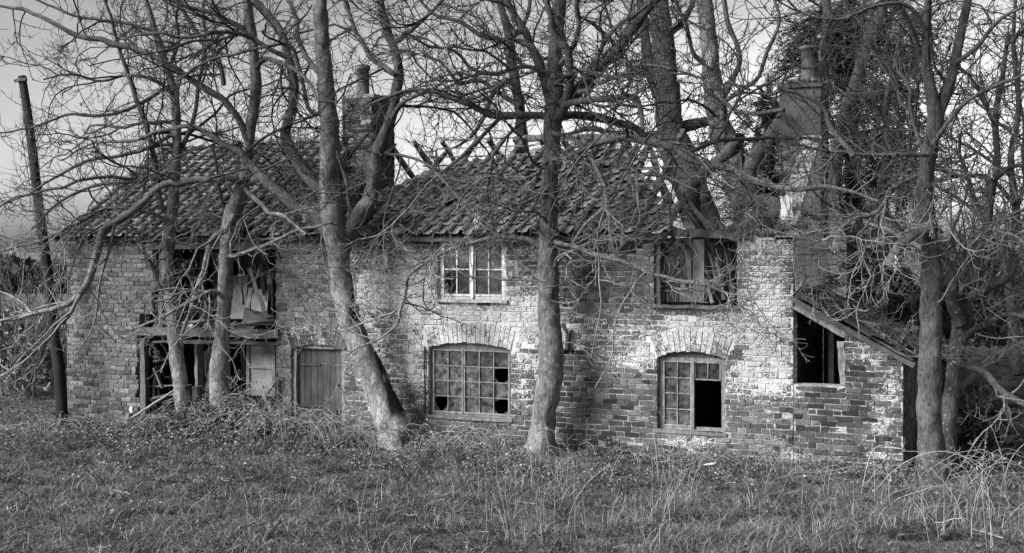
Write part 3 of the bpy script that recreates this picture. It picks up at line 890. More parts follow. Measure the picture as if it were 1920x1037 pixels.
w = Win(OP['w4'], 'downstairs window with its right casement glass fallen out', .07)
zt = OP['w4']['z1']
w.frame(.055, 'greypaint', topz=zt, tone=.5)
mb = MB(); c_, R_, xc_, zc_ = arc(OP['w4'])
xs_ = np.linspace(w.a + .02, w.b - .02, 14); V = []
for x in xs_:
    zz = zc_ + sqrt(R_ * R_ - (x - xc_) ** 2) - .02
    V += [[x, w.y + .01, zt + .002], [x, w.y + .01, max(zz, zt + .006)], [x, w.y + .05, zt + .002], [x, w.y + .05, max(zz, zt + .006)]]
F = []
for i in range(13):
    a = i * 4; F += [[a, a + 4, a + 5, a + 1], [a + 1, a + 5, a + 7, a + 3]]
mb.add(V, F, .3); mb.build('arch_board', M['oldwood'], w.e)
w.sash(.075, w.w * .5, w.z0 + .065, zt - .06, 2, 4, .02, .012, 'greypaint', tone=.8, pt=.4)
zz = zt - .06
mb = MB(); beam(mb, (w.a + w.w * .5 + .02, w.y, w.z0 + .06), (w.a + w.w * .5 + .02, w.y, zt - .055), .04, .06, 8, .002, up=(0, 1, 0), tone=.6); mb.build('mullion', M['greypaint'], w.e)
w.sash(w.w * .5 + .045, w.w - .075, zz - .27, zz, 2, 1, .018, .014, 'greypaint', tone=.7, pt=.25)

w = Win(OP['w3'], 'upstairs window opening with pale boards and fallen laths instead of glass', .08)
mb = MB(); beam(mb, (w.a - .03, .0, w.z0 - .01), (w.b + .03, .0, w.z0 - .02), .16, .04, 8, .004, tone=.6); mb.build('sill', M['oldwood'], w.e)
mb = MB(); beam(mb, (w.a + .04, .08, w.z0), (w.a + .04, .08, w.z1 - .02), .09, .07, 8, .003, up=(0, 1, 0), tone=.4); mb.build('frame', M['oldwood'], w.e)
mb = MB(); beam(mb, W(1238, 527, .10), W(1345, 526, .10), .03, .03, 8, .002, tone=.9); mb.build('rail', M['greypaint'], w.e)
mb = MB(); beam(mb, W(1322, 522, .08), W(1336, 568, .08), .05, .04, 6, .002, up=(0, 1, 0), tone=.9); mb.build('mullion', M['greypaint'], w.e)
mb = MB(); beam(mb, W(1240, 545, .12), W(1340, 547, .12), .025, .02, 8, .002, tone=.4)
for k in range(12): beam(mb, W(1244 + k * 8, 545, .12), W(1244 + k * 8 + rng.normal(0, 1.5), 566, .12), .012, .012, 3, .002, up=(0, 1, 0), tone=.6)
mb.build('rail', M['oldwood'], w.e)
for (a, b, t_) in ((1249, 1272, .8), (1275, 1296, .9), (1299, 1320, 1.)):
    mb = MB(); rectf(mb, a, b, 449, 566, .32 + rng.random() * .02, .02, t_); mb.build('board', M['board'], w.e)
mb = MB(); beam(mb, W(1248, 452, .18), W(1275, 520, .22), .07, .05, 6, .005, tone=.15); mb.build('prop', M['oldwood'], w.e)
mb = MB(); beam(mb, W(1276, 455, .18), W(1290, 545, .2), .045, .04, 6, .005, tone=.15); mb.build('prop', M['oldwood'], w.e)
mb = MB(); beam(mb, W(1278, 452, .2), W(1300, 475, .2), .06, .04, 6, .005, tone=.15); mb.build('prop', M['oldwood'], w.e)

# door
o = OP['door']; dr = bpy.data.objects.new('door', None); C.objects.link(dr); dr.parent = cot; dr['_o'] = cot['_o']; dr['label'] = 'low vertical plank door under a brick arch'
zt = o['z1'] + .02
mb = MB(); y = .09
beam(mb, (o['a'] + .045, y, -.1), (o['a'] + .045, y, zt), .07, .09, 10, .003, up=(0, 1, 0), tone=.6); beam(mb, (o['b'] - .045, y, -.1), (o['b'] - .045, y, zt), .07, .09, 10, .003, up=(0, 1, 0), tone=.6)
beam(mb, (o['a'] + .01, y, zt + .03), (o['b'] - .01, y, zt + .03), .10, .06, 10, .003, tone=.55)
mb.build('door_frame', M['greypaint'], dr)
mb = MB(); a, b = o['a'] + .09, o['b'] - .10; n = 7; xs = np.linspace(a, b, n + 1)
for i in range(n):
    z0 = -.05 + (.0 if i < n - 1 else .42)
    box(mb, (xs[i] + .003, y + .01 + rng.normal(0, .004), z0), (xs[i + 1] - xs[i] - .006, 0, 0), (0, .025, 0), (rng.normal(0, .004), 0, zt - .015 - z0), float(.3 + .5 * rng.random()))
mb.build('planks', M['plank'], dr)
mb = MB()
for zz in (.42, 1.12): beam(mb, (a + .01, y - .004, zz), (a + .42, y - .004, zz), .012, .035, 4, .001, tone=.5)
mb.build('hinges', M['iron'], dr)
mb = MB(); lathe(mb, (b - .07, y - .01, .78), [(.0, 0), (.02, .005), (.022, .03), (.0, .04)], 10, .5); mb.build('handle', M['iron'], dr)
mb = MB(); cbox(mb, a + .02, b - .02, y + .04, y + .06, -.1, zt - .02, .1); mb.build('backing', M['dark'], dr)

# wall tie, cable
tie = bpy.data.objects
mb = MB()
def poly_tube(mb, pts, r, sides=6, tone=.5):
    pts = np.array(pts, float); tubes(mb, pts, np.full(len(pts), r) if np.isscalar(r) else np.array(r), sides, tone)
poly_tube(mb, [W(1066, 625, -.03), W(1065, 640, -.03), W(1064, 655, -.03)], .045)
poly_tube(mb, [W(1066, 630, -.03), W(1060, 620, -.03), W(1056, 615, -.03)], [.03, .022, .015]); poly_tube(mb, [W(1066, 630, -.03), W(1070, 621, -.03), W(1074, 618, -.03)], [.03, .022, .012])
poly_tube(mb, [W(1064, 650, -.03), W(1058, 657, -.03), W(1054, 660, -.03)], [.03, .022, .015]); poly_tube(mb, [W(1064, 650, -.03), W(1069, 656, -.03), W(1073, 657, -.03)], [.03, .022, .015])
mb.build('wall_tie', M['iron'], cot, label='black iron wall tie beside the middle tree')
mb = MB()
poly_tube(mb, [W(796, 650, -.02), W(795, 690, -.03), W(797, 740, -.02), W(794, 790, -.03)], .012); mb.build('cable', M['iron'], cot)
mb = MB()
poly_tube(mb, [W(1265, 870, -.12), W(1266, 855, -.10), W(1264, 838, -.06)], .03); mb.build('waste_pipe', M['iron'], cot)

# ------------------------------------------------------------------ lean-to
LZ0 = wz(1495, 552); LZ1 = wz(1700, 672)
def ltop(x): return LZ0 + (LZ1 - LZ0) * (x - XR) / (wx(1700) - XR)
lo = bpy.data.objects.new('lean_to', None); C.objects.link(lo); lo.parent = cot; lo['_o'] = cot['_o']; lo['label'] = 'low lean-to against the right gable with a sloping roof'
OA, OB, OZ = wx(1492), wx(1585), wz(1540, 723)
def lt_solid(z):
    xe = XR + (z - LZ0) / (LZ1 - LZ0) * (wx(1700) - XR) - .05
    iv = [(XR + .012, min(XE, max(xe, XR + .03)))]
    if z > LZ0 - .1: return []
    if z > OZ: iv = sub(iv, OA - .1, OB)
    return [(a, b) for (a, b) in iv if b - a > .03]
crack = {}
def lt_skip(x, z):
    if z > 1.0 or z < .05: return False
    cxk = wx(1590) + .18 * (1.0 - z) + (.05 if int(z / .08) % 3 else -.02)
    return False
mb = MB()
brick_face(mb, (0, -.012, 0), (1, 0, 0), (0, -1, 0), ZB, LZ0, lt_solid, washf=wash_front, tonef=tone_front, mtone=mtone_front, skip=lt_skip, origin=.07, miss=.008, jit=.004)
mb.build('wall', BM, lo, label='front wall of the lean-to')
mb = MB()
brick_face(mb, (XE, -.012, 0), (0, 1, 0), (1, 0, 0), ZB, LZ1 - .02, lambda z: [(.23, 2.7)], washf=lambda V: .15, tonef=lambda c: -.1 + 0 * c[:, 0], mtone=lambda V: .3, thick=.2)
# quoin closing the corner
cbox(mb, XE - .22, XE - .003, -.008, .215, ZB, LZ1 - .03, .3, .2, 1)
for r in range(int((LZ1 - ZB) / .08) - 1):
    z = ZB + r * .08
    box(mb, (XE - .02, -.005 + rng.normal(0, .002), z + .006), (.03 + rng.normal(0, .003), 0, 0), (0, .105 + .11 * (r % 2), 0), (0, 0, .068), float(rng.random() * .6), .3, 0)
mb.build('side_wall', BM, lo)
mb = MB(); cbox(mb, XR + .05, XE - .22, 2.5, 2.7, ZB, 1.9, .3); cbox(mb, XR + .01, XR + .03, 0.24, 2.5, ZB, 2.3, .1); mb.build('back_wall', M['dark'], lo)
mb = MB(); cbox(mb, wx(1553, .7), wx(1563, .7), .7, .8, -.1, 2.1, .7); mb.build('post', M['oldwood'], lo)
mb = MB(); beam(mb, W(1577, 640, .02), W(1582, 722, .02), .09, .05, 8, .006, up=(0, 1, 0), tone=.8); mb.build('jamb', M['greypaint'], lo)
mb = MB()
sx = (wx(1728) - XR)
def lr(x, y, h): return np.array([x, y, ltop(x) + h])
for j in range(9):   # roof boards running along the slope
    y0 = -.13 + j * .33
    xe = wx(1722) + rng.normal(0, .05)
    beam(mb, lr(XR + .02, y0 + .15, .04 + rng.normal(0, .008)), lr(xe, y0 + .15, .035 + rng.normal(0, .01)), .31, .02, 8, .008, tone=.0 + .2 * rng.random())
mb.build('roof', M['oldwood'], lo)
mb = MB(); beam(mb, lr(XR + .02, -.10, -.06), lr(wx(1715), -.10, -.03), .03, .07, 12, .006, tone=.2); mb.build('barge_board', M['oldwood'], lo)
mb = MB(); beam(mb, lr(XR + .02, .02, -.15), lr(wx(1585), .02, -.16), .05, .09, 12, .004, tone=.7); mb.build('rafter', M['greypaint'], lo)
for k in range(46):   # slipped slates and boards on the lean-to roof
    mb = MB()
    x = XR + .05 + rng.random() * sx * .95; yy = -.12 + rng.random() * 2.2; a = rng.normal(0, .3)
    L = .15 + rng.random() * .3
    beam(mb, lr(x, yy, .085 + rng.random() * .02), lr(min(x + L, wx(1730)), yy + L * sin(a), .07 + rng.random() * .02), .14 + rng.random() * .1, .012, 2, .004, tone=rng.random() * .35); mb.build('loose_board', M['oldwood'], lo)

# ------------------------------------------------------------------ loose things in the open left rooms
def panel_thing(name, label, cat, pts, y0, y1, th, mat, tone=.5, group=None):
    """4 pixel corners tl,tr,br,bl; top at plane y0... bottom at plane y1 (a leaning sheet)"""
    p = [W(*pts[0], y0), W(*pts[1], y0), W(*pts[2], y1), W(*pts[3], y1)]
    base = (p[2] + p[3]) / 2; t = thing(name, label, cat, base, group)
    mb = MB(); V = np.array(p + [q + np.array([0, th, 0]) for q in p])
    mb.add(V, [[0, 3, 2, 1], [4, 5, 6, 7], [0, 1, 5, 4], [1, 2, 6, 5], [2, 3, 7, 6], [3, 0, 4, 7]], tone)
    mb.build('sheet', M[mat], t); return t
bz = lambda px, y: HY
t = panel_thing('board', 'tall pale board standing on the broken upper floor behind the second trunk', 'board', [(434, 517), (465, 516), (459, 598), (432, 598)], 1.05, .8, .02, 'board', .55)
t = panel_thing('board', 'square pale board with a corner hole, leaning beside the taller board', 'board', [(466, 539), (503, 545), (500, 592), (458, 588)], .75, .55, .02, 'board', .75)
t = panel_thing('slab', 'tilted rough grey slab lying on the floor edge above the beam', 'slab', [(458, 577), (512, 592), (516, 611), (455, 606)], .4, .02, .05, 'cement', .9)
for i in range(34):
    up_ = i < 22; a = (296 if up_ else 270) + rng.random() * (215 if up_ else 240); b = (455 + rng.random() * 60) if up_ else (648 + rng.random() * 50); y0 = .15 + rng.random() * 1.3
    dx = rng.normal(0, 24); dy = 30 + rng.random() * (80 if up_ else 60)
    bar(W(a, b, y0), W(min(max(a + dx, 268), 512), b + dy, y0 + rng.normal(0, .2)), .03 + .05 * rng.random(), .02, rng.random(), 'hanging_lath', 'oldwood' if i % 3 else 'greypaint', roll=rng.random() * 2)
for (a, b, c, d, w_) in ((292, 598, 352, 622, .10), (345, 606, 420, 598, .12), (440, 612, 516, 604, .10), (330, 612, 400, 640, .06), (300, 640, 336, 700, .05)):
    bar(W(a, b, .12), W(c, d, .05), w_, .03, .3 + .5 * rng.random(), 'broken_board', roll=rng.random())
# glazed inner door leaf
def px_door(name, label, px0, px1, py0, py1, y):
    xa, xb = wx(px0, y), wx(px1, y); za, zb = wz((px0 + px1) / 2, py1, y), wz((px0 + px1) / 2, py0, y)
    t = thing(name, label, 'door', ((xa + xb) / 2, y, za)); mb = MB(); s = .06
    beam(mb, (xa + s / 2, y, za), (xa + s / 2, y, zb), s, .04, 6, .001, up=(0, 1, 0), tone=.8); beam(mb, (xb - s / 2, y, za), (xb - s / 2, y, zb), s, .04, 6, .001, up=(0, 1, 0), tone=.8)
    for zz in (za + s / 2, zb - s / 2, za + (zb - za) * .52): beam(mb, (xa + s, y, zz), (xb - s, y, zz), .035, s if zz != za + (zb - za) * .52 else .03, 6, .001, tone=.8)
    mb.build('frame', M['greypaint'], t)
    mb = MB(); cbox(mb, xa + s, xb - s, y + .01, y + .015, za + s, zb - s, .55); mb.build('panel', M['board'], t)
    return t
px_door('door_leaf', 'pale two panel door leaf standing open beside the brick pier', 463, 517, 640, 742, .35)
panel_thing('door_leaf', 'plain grey door leaf leaning in the dark ground floor room', 'door', [(382, 658), (432, 652), (430, 745), (385, 745)], 1.0, .8, .03, 'greypaint', .75)
t = thing('plank', 'long pale plank sloping up from the wall foot toward the left trunks', 'plank', W(248, 783, -.6))
mb = MB(); beam(mb, W(248, 783, -.6), W(330, 730, .0), .07, .025, 8, .003, tone=1.); mb.build('plank', M['greypaint'], t)
t = thing('plank', 'broken grey plank leaning on the brick pier beside the plank door', 'plank', W(478, 765, -.3))
mb = MB(); beam(mb, W(478, 765, -.35), W(521, 712, -.05), .06, .03, 8, .003, tone=.8); mb.build('plank', M['oldwood'], t)
t = thing('window_frame', 'collapsed dark window frame lying in the broken left opening', 'frame', W(300, 745, .1))
mb = MB(); beam(mb, W(262, 752, .1), W(338, 735, .1), .05, .04, 6, .003, tone=.5); beam(mb, W(288, 690, .1), W(305, 728, .1), .04, .03, 6, .003, tone=.6); beam(mb, W(270, 725, .2), W(336, 722, .1), .04, .03, 6, .003, tone=.5); mb.build('frame', M['oldwood'], t)
# rubble heaps inside, upper floor debris
def rubble_heap(name, label, cx, cy, rx, ry, h, n, z0=0):
    t = thing(name, label, 'rubble', (cx, cy, z0)); mb = MB()
    for i in range(n):
        a = rng.random() * 2 * pi; r = sqrt(rng.random()); x = cx + rx * r * cos(a); y = cy + ry * r * sin(a); z = z0 + h * (1 - r) * rng.random() + .0
        d = rng.normal(0, 1, 3); d /= np.linalg.norm(d); e = np.cross(d, rng.normal(0, 1, 3)); e /= np.linalg.norm(e); f = np.cross(d, e)
        L, w_, h_ = .06 + .15 * rng.random(), .05 + .06 * rng.random(), .03 + .04 * rng.random()
        box(mb, np.array([x, y, z]), d * L, e * w_, f * h_, float(rng.random()))
    mb.build('bricks', M['rubble'], t, kind='stuff')
rubble_heap('rubble_heap', 'heap of broken bricks in the doorway beside the second trunk', wx(455, .1), .1, .55, .3, .45, 260, .05)
rubble_heap('rubble_heap', 'loose broken bricks strewn along the edge of the upper floor', wx(400, .4), .35, .95, .2, .18, 260, FZ + .03)
rubble_heap('rubble_heap', 'low spill of bricks at the foot of the left brick corner', wx(275, .1), .0, .4, .25, .18, 90, -.1)

# ------------------------------------------------------------------ right outbuilding
ZO = 21.0
ow = thing('outbuilding', 'ruined low brick outbuilding with rusted corrugated roof at the right edge', 'outbuilding', P(1880, 860, ZO))
o0 = P(1845, 660, ZO); 
mb = MB()
def ob_solid(z):
    l = .0 + .06 * (int(z / .08) % 2); top = 1.25
    if z > 1.0: l += .12 * int((z - 1.0) / .08) 
    return [(l, 3.4)]
brick_face(mb, (o0[0], o0[1], 0), (1, 0, 0), (0, -1, 0), -.3, 1.5, ob_solid, washf=lambda V: .12, tonef=lambda c: -.18 + 0 * c[:, 0], mtone=lambda V: .25, pitch=.08)
mb.build('wall', BM, ow)
mb = MB()
pa = P(1790, 668, ZO + 1); V = []; F = []; n = 60
for i in range(n):
    x = pa[0] + i * .035; z = .025 * sin(i * 1.1)
    V += [[x, pa[1] - .3, pa[2] + z - .12], [x, pa[1] + 1.4, pa[2] + z + .08]]
F = [[2 * i, 2 * i + 2, 2 * i + 3, 2 * i + 1] for i in range(n - 1)]
mb.add(V, F, .5); V2 = np.array(V) + [0, -.02, 0]; V2[1::2] = V2[0::2] + [0, 0.0, -.35]
mb.add(V2, F, .35); mb.build('roof', M['tin'], ow)
mb = MB(); cbox(mb, pa[0] - .2, pa[0] + .6, pa[1] + 1.2, pa[1] + 1.4, -.3, pa[2] - .1, .2); mb.build('back_wall', M['dark'], ow)
t = thing('fallen_beam', 'straight dark timber slanting across the outbuilding doorway', 'timber', P(1800, 725, ZO - 1))
mb = MB(); beam(mb, P(1798, 728, ZO - .8), P(1902, 642, ZO - .3), .10, .05, 8, .004, tone=.5); mb.build('timber', M['oldwood'], t)

# ------------------------------------------------------------------ leaning pole
t = thing('pole', 'leaning wooden telegraph pole standing left of the cottage', 'pole', W(116, 792, -.5))
pp = np.array([W(118, 800, -.5), W(112, 700, -.5), W(98, 600, -.5), W(88, 500, -.5), W(74, 400, -.5), W(62, 290, -.5), W(50, 200, -.5), W(41, 143, -.5)])
tt = np.linspace(0, 7, 40); pp = np.stack([np.interp(tt, np.arange(8), pp[:, k]) for k in range(3)], 1)
mb = MB(); tubes(mb, pp, np.linspace(.108, .072, 40), 14, .05, cap=True, rough=.04); mb.build('shaft', M['bark_dark'], t, smooth=True)
mb = MB(); beam(mb, pp[-2] + [-.10, -.08, 0], pp[-2] + [.16, -.08, .03], .05, .05, 3, .004, tone=.3); mb.build('bracket', M['iron'], t)

# ================================================================== TREES
rng = np.random.default_rng(SEEDT)
def smooth_line(pts, K):
    pts = np.asarray(pts, float); n = len(pts)
    if n == 2: return pts[0] + (pts[1] - pts[0]) * np.linspace(0, 1, K)[:, None]
    q = np.vstack([2 * pts[0] - pts[1], pts, 2 * pts[-1] - pts[-2]])
    d = np.concatenate([[0], np.cumsum(np.linalg.norm(np.diff(pts[:, :3], axis=0), axis=1))]); s = np.linspace(0, d[-1], K)
    out = []
    for v in s:
        i = min(max(np.searchsorted(d, v, side='right') - 1, 0), n - 2); t = (v - d[i]) / (d[i + 1] - d[i] + 1e-9)
        p0, p1, p2, p3 = q[i], q[i + 1], q[i + 2], q[i + 3]
        out.append(.5 * (2 * p1 + (p2 - p0) * t + (2 * p0 - 5 * p1 + 4 * p2 - p3) * t * t + (3 * p1 - p0 - 3 * p2 + p3) * t ** 3))
    return np.array(out)

def trace(pts, y0, y1=None, K=None):
    """pts: (px,py,width px); plane drifts from y0 to y1"""
    n = len(pts); y1 = y0 if y1 is None else y1
    P4 = []
    for i, (a, b, wpx) in enumerate(pts):
        y = y0 + (y1 - y0) * i / max(1, n - 1); p = W(a, b, y); zd = (p - CAM) @ FW
        P4.append([p[0], p[1], p[2], wpx * zd / F_PX / 2])
    P4 = np.array(P4)
    L = np.linalg.norm(np.diff(P4[:, :3], axis=0), axis=1).sum()
    if K is None: K = max(6, int(L / .09))
    s = smooth_line(P4, K); s[:, 3] = np.maximum(s[:, 3], .004)
    return s

def house_push(Q, front=True):
    """keeps twigs out of the walls and the roof"""
    x, y, z = Q[..., 0], Q[..., 1], Q[..., 2]
    inx = (x > XL - .1) & (x < XR + .05)
    if front:
        m = inx & (z < 3.5) & (y > -.14); y = np.where(m, -.14 - .5 * (y + .14) % .8, y)
    rz = 3.27 + np.clip(y - EY, 0, RY - EY) * tan(AL) + .14
    m2 = inx & (y > -.2) & (y < RY) & (z >= 3.3) & (z < rz) & (x < wx(1250))
    z = np.where(m2, rz + .9 * (rz - z), z)
    m3 = (x >= XR) & (x < XE + .1) & (y > -.1) & (y < 2.6) & (z < 2.5)
    y = np.where(m3, -.15 - .3 * np.abs(y), y)
    z = np.maximum(z, .05)
    return np.stack([x, y, z], -1)

def grow(PP, RR, count, len_rng, ang, K, curl, trop, rscale, rmin, start=.15, lenpos=True, push=True, ylim=None, tipdrop=.0):
    """children on parents. PP (B,Kp,3) RR(B,Kp)"""
    B, Kp, _ = PP.shape
    plen = np.linalg.norm(np.diff(PP, axis=1), axis=2).sum(1)
    nb = count(plen) if callable(count) else np.full(B, count)
    nb = np.floor(nb + rng.random(B)).astype(int)
    idx = np.repeat(np.arange(B), nb); n = len(idx)
    if n == 0: return np.zeros((0, K, 3)), np.zeros((0, K))
    f = start + (1 - start) * rng.random(n); ff = f * (Kp - 1); i0 = np.minimum(ff.astype(int), Kp - 2); t = (ff - i0)[:, None]
    p = PP[idx, i0] * (1 - t) + PP[idx, i0 + 1] * t; r = RR[idx, i0] * (1 - t[:, 0]) + RR[idx, i0 + 1] * t[:, 0]
    d = PP[idx, i0 + 1] - PP[idx, i0]; d /= np.linalg.norm(d, axis=1, keepdims=True) + 1e-9
    rv = rng.normal(0, 1, (n, 3)); rv -= (rv * d).sum(1, keepdims=True) * d; rv /= np.linalg.norm(rv, axis=1, keepdims=True) + 1e-9
    a = np.radians(ang[0] + (ang[1] - ang[0]) * rng.random(n))[:, None]
    dd = d * np.cos(a) + rv * np.sin(a)
    L = (len_rng[0] + (len_rng[1] - len_rng[0]) * rng.random(n) ** 1.3)
    if lenpos: L = L * (1.15 - .6 * f)
    L = np.minimum(L, plen[idx] * .9 + .05)
    r0 = np.maximum(np.minimum(r * .72, L * rscale), rmin)
    Q = np.zeros((n, K, 3)); Q[:, 0] = p; step = L / (K - 1)
    bend = rng.normal(0, curl * .28, (n, 3))
    for k in range(1, K):
        u = k / (K - 1)
        dd = dd + rng.normal(0, curl, (n, 3)) + bend + np.array([0, 0, 1.0]) * (trop * (u * 1.6 - tipdrop))
        dd /= np.linalg.norm(dd, axis=1, keepdims=True)
        Q[:, k] = Q[:, k - 1] + dd * step[:, None]
    if push:
        Q_ = house_push(Q); Q_[:, 0] = Q[:, 0]; Q_[:, 1] = (Q_[:, 1] + Q[:, 1]) / 2; Q = Q_
    R = r0[:, None] * (1 - .62 * np.linspace(0, 1, K) ** .9)[None]; R = np.maximum(R, rmin * .55)
    return Q, R

def resK(s, K=14):
    i = np.linspace(0, len(s) - 1, K); lo = np.floor(i).astype(int); hi = np.minimum(lo + 1, len(s) - 1); t = (i - lo)[:, None]
    q = s[lo] * (1 - t) + s[hi] * t
    return q[:, :3], q[:, 3]

KEY_MESH = []
def seed_mesh():
    mb = MB(); q = 46
    for i in range(q):
        a = rng.random() * 2 * pi; r = .05 * rng.random() ** .5; z = -.02 - .17 * rng.random()
        c = np.array([r * cos(a), r * sin(a), z]); d = np.array([rng.normal(0, .012), rng.normal(0, .012), -.036]); s = np.array([cos(a + 1.5), sin(a + 1.5), rng.normal(0, .3)]) * .0045
        V = [c, c + d * .5 + s, c + d, c + d * .5 - s]
        mb.add(V, [[0, 1, 2, 3]], float(rng.random()))
    c = np.array([[0, 0, .02], [0.005, 0, -.08], [0, .004, -.17]]); tubes(mb, c, np.array([.003, .002, .001]), 3, .2)
    return mb

def make_tree(name, label, cat, stems, limbs, dens=1.0, mat='bark', group=None, levels=3, keys=0, push=True, l1=(.9, 2.5), twr=1.0, trunk_dark=None, skiplow=0, sides=16, lowfree=.3, seedpos=()):
    """stems: list of traces joined as the trunk; limbs: list of traces each its own part"""
    t = thing(name, label, cat, stems[0][0, :3] * [1, 1, 0], group)
    mb = MB()
    for s in stems:
        q = s.copy(); 
        tn = np.full(len(q), .5)
        tubes(mb, q[:, :3], q[:, 3], sides, .5, rough=.15)
    if trunk_dark is not None:
        V = np.concatenate(mb.V); tt = trunk_dark(V); mb.tone = [tt]
    V = np.concatenate(mb.V); tt = np.concatenate(mb.tone); mb.tone = [np.clip(tt * np.clip(1.15 - .16 * V[:, 2], .40, 1.05), 0, 1)]  # tone falls with height, painting the backlit look of upper trunks into the bark
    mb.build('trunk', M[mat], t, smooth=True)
    for s in limbs:
        kk_ = np.arange(len(s)) * .28; am_ = np.minimum(np.arange(len(s)) / 8, 1) * .035
        for ax_ in range(3): s[:, ax_] += am_ * 2 * (fbm(kk_ + s[0, 0] * 13, kk_ * 0 + ax_ * 9, 5, 3) - .5)
        mb = MB(); tubes(mb, s[:, :3], s[:, 3], 10, .5, rough=.22); V = np.concatenate(mb.V); mb.tone = [np.clip(.75 - .12 * V[:, 2], .16, .6)]; mb.build('limb', M[mat], t, smooth=True)  # limbs also painted darker with height, as if backlit
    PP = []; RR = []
    for s in stems + limbs:
        # the lower clear part of trunks carries few twigs
        s2 = s[int(len(s) * lowfree):] if s is stems[0] else s
        a, b = resK(s2); PP.append(a); RR.append(b)
    PP = np.array(PP); RR = np.array(RR)
    mb = MB()
    dn = dens
    Q0, R0 = grow(PP, RR, lambda L: L * .75 * dn, (1.6, 3.8), (30, 80), 14, .17, .045, .0115, .012, start=.10, push=push, tipdrop=.7)
    PQ = np.concatenate([PP, Q0]); PR = np.concatenate([RR, R0])
    Q1, R1 = grow(PQ, PR, lambda L: L * 2.1 * dn, l1, (30, 75), 10, .24, .075, .011, .008, start=.08, push=push, tipdrop=.75)
    Q2, R2 = grow(Q1, R1, lambda L: L * 4.4, (.35, 1.15), (28, 65), 9, .24, .11, .012, .0072 * twr, push=push, tipdrop=.4)
    Q2b, R2b = grow(PQ, PR, lambda L: L * 3.6 * dn, (.25, 1.0), (40, 80), 9, .24, .11, .012, .0072 * twr, start=.05, push=push, tipdrop=.4)
    Q2 = np.concatenate([Q2, Q2b]); R2 = np.concatenate([R2, R2b])
    Q3, R3 = grow(Q2, R2, lambda L: L * 6.5, (.07, .36), (35, 72), 5, .17, .16, .013, .0052 * twr, push=push, tipdrop=.2)
    tubes(mb, Q0, R0, 7, .5); tubes(mb, Q1, R1, 5, .45); tubes(mb, Q2, R2, 4, .2 + .6 * rng.random(len(Q2))); tubes(mb, Q3, R3, 3, .2 + .6 * rng.random(len(Q3)))
    # twig light painted into tone by height: sunlit pale low, backlit dark high
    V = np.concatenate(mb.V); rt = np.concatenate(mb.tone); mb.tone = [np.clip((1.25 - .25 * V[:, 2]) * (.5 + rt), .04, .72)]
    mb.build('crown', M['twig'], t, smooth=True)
    if keys:
        cand = Q2[(Q2[:, -1, 1] < 1) & (Q2[:, -1, 2] > .8) & (Q2[:, -1, 2] < 6.0)][:, -1]
        if len(seedpos): cand = np.array(seedpos)
        k = min(keys, len(cand)); sel = cand[rng.permutation(len(cand))[:k]] if not len(seedpos) else cand
        if not KEY_MESH:
            o = seed_mesh().build('seed_bunch', M['seed'], None); KEY_MESH.append(o.data); bpy.data.objects.remove(o)
        for p in sel:
            o = bpy.data.objects.new('seed_bunch', KEY_MESH[0]); C.objects.link(o); o.parent = t
            o.location = tuple(p - np.array(t['_o'])); o.rotation_euler = (0, 0, rng.random() * 6); sc = .7 + .6 * rng.random(); o.scale = (sc, sc, sc)
    STAT.append((name, len(Q1), len(Q2), len(Q3)))
    return t
STAT = []
TR = trace
# slender left ash
make_tree('ash_tree', 'slender bare tree, the left of two trunks before the broken opening', 'tree',
  [TR([(348, 790, 34), (341, 730, 28), (333, 680, 27), (329, 640, 26), (326, 600, 25), (316, 545, 23), (314, 490, 22), (319, 431, 22), (327, 351, 20), (331, 281, 18), (328, 190, 16), (311, 120, 14), (288, 50, 12), (270, -10, 11), (255, -60, 9)], -.45, -.6)],
  [TR([(328, 250, 8), (280, 275, 8), (230, 290, 7), (170, 300, 6), (100, 335, 5), (40, 370, 4), (-30, 400, 3)], -.6, -2.0),
   TR([(320, 420, 8), (270, 395, 7), (200, 390, 7), (140, 420, 6), (70, 455, 5), (0, 470, 4), (-60, 500, 3)], -.6, -2.2),
   TR([(329, 320, 7), (260, 340, 6), (190, 345, 6), (110, 380, 5), (60, 430, 4)], -.6, -1.6),
   TR([(320, 160, 7), (260, 195, 7), (200, 215, 6), (130, 215, 5), (60, 240, 4), (-20, 250, 3)], -.6, -1.8),
   TR([(290, 60, 7), (220, 40, 6), (140, 30, 5), (60, -5, 4)], -.6, -1.4),
   TR([(318, 400, 12), (301, 381, 11), (286, 281, 10), (251, 170, 9), (220, 85, 7), (205, 20, 5), (180, -40, 3)], -.5, -1.3),
   TR([(320, 560, 9), (300, 540, 8), (285, 500, 7), (270, 470, 6), (262, 440, 5), (240, 420, 4)], -.5, -1.2),
   TR([(331, 300, 9), (360, 230, 8), (372, 160, 7), (385, 90, 6), (380, 20, 5), (390, -30, 4)], -.5, -.2),
   TR([(326, 180, 8), (290, 150, 7), (240, 140, 6), (190, 150, 5), (130, 140, 4), (80, 150, 3)], -.6, -1.8),
   TR([(314, 130, 7), (335, 80, 6), (330, 30, 5), (345, -20, 4)], -.6, -1.0)], dens=.72, keys=14, trunk_dark=lambda V: np.full(len(V), .8))
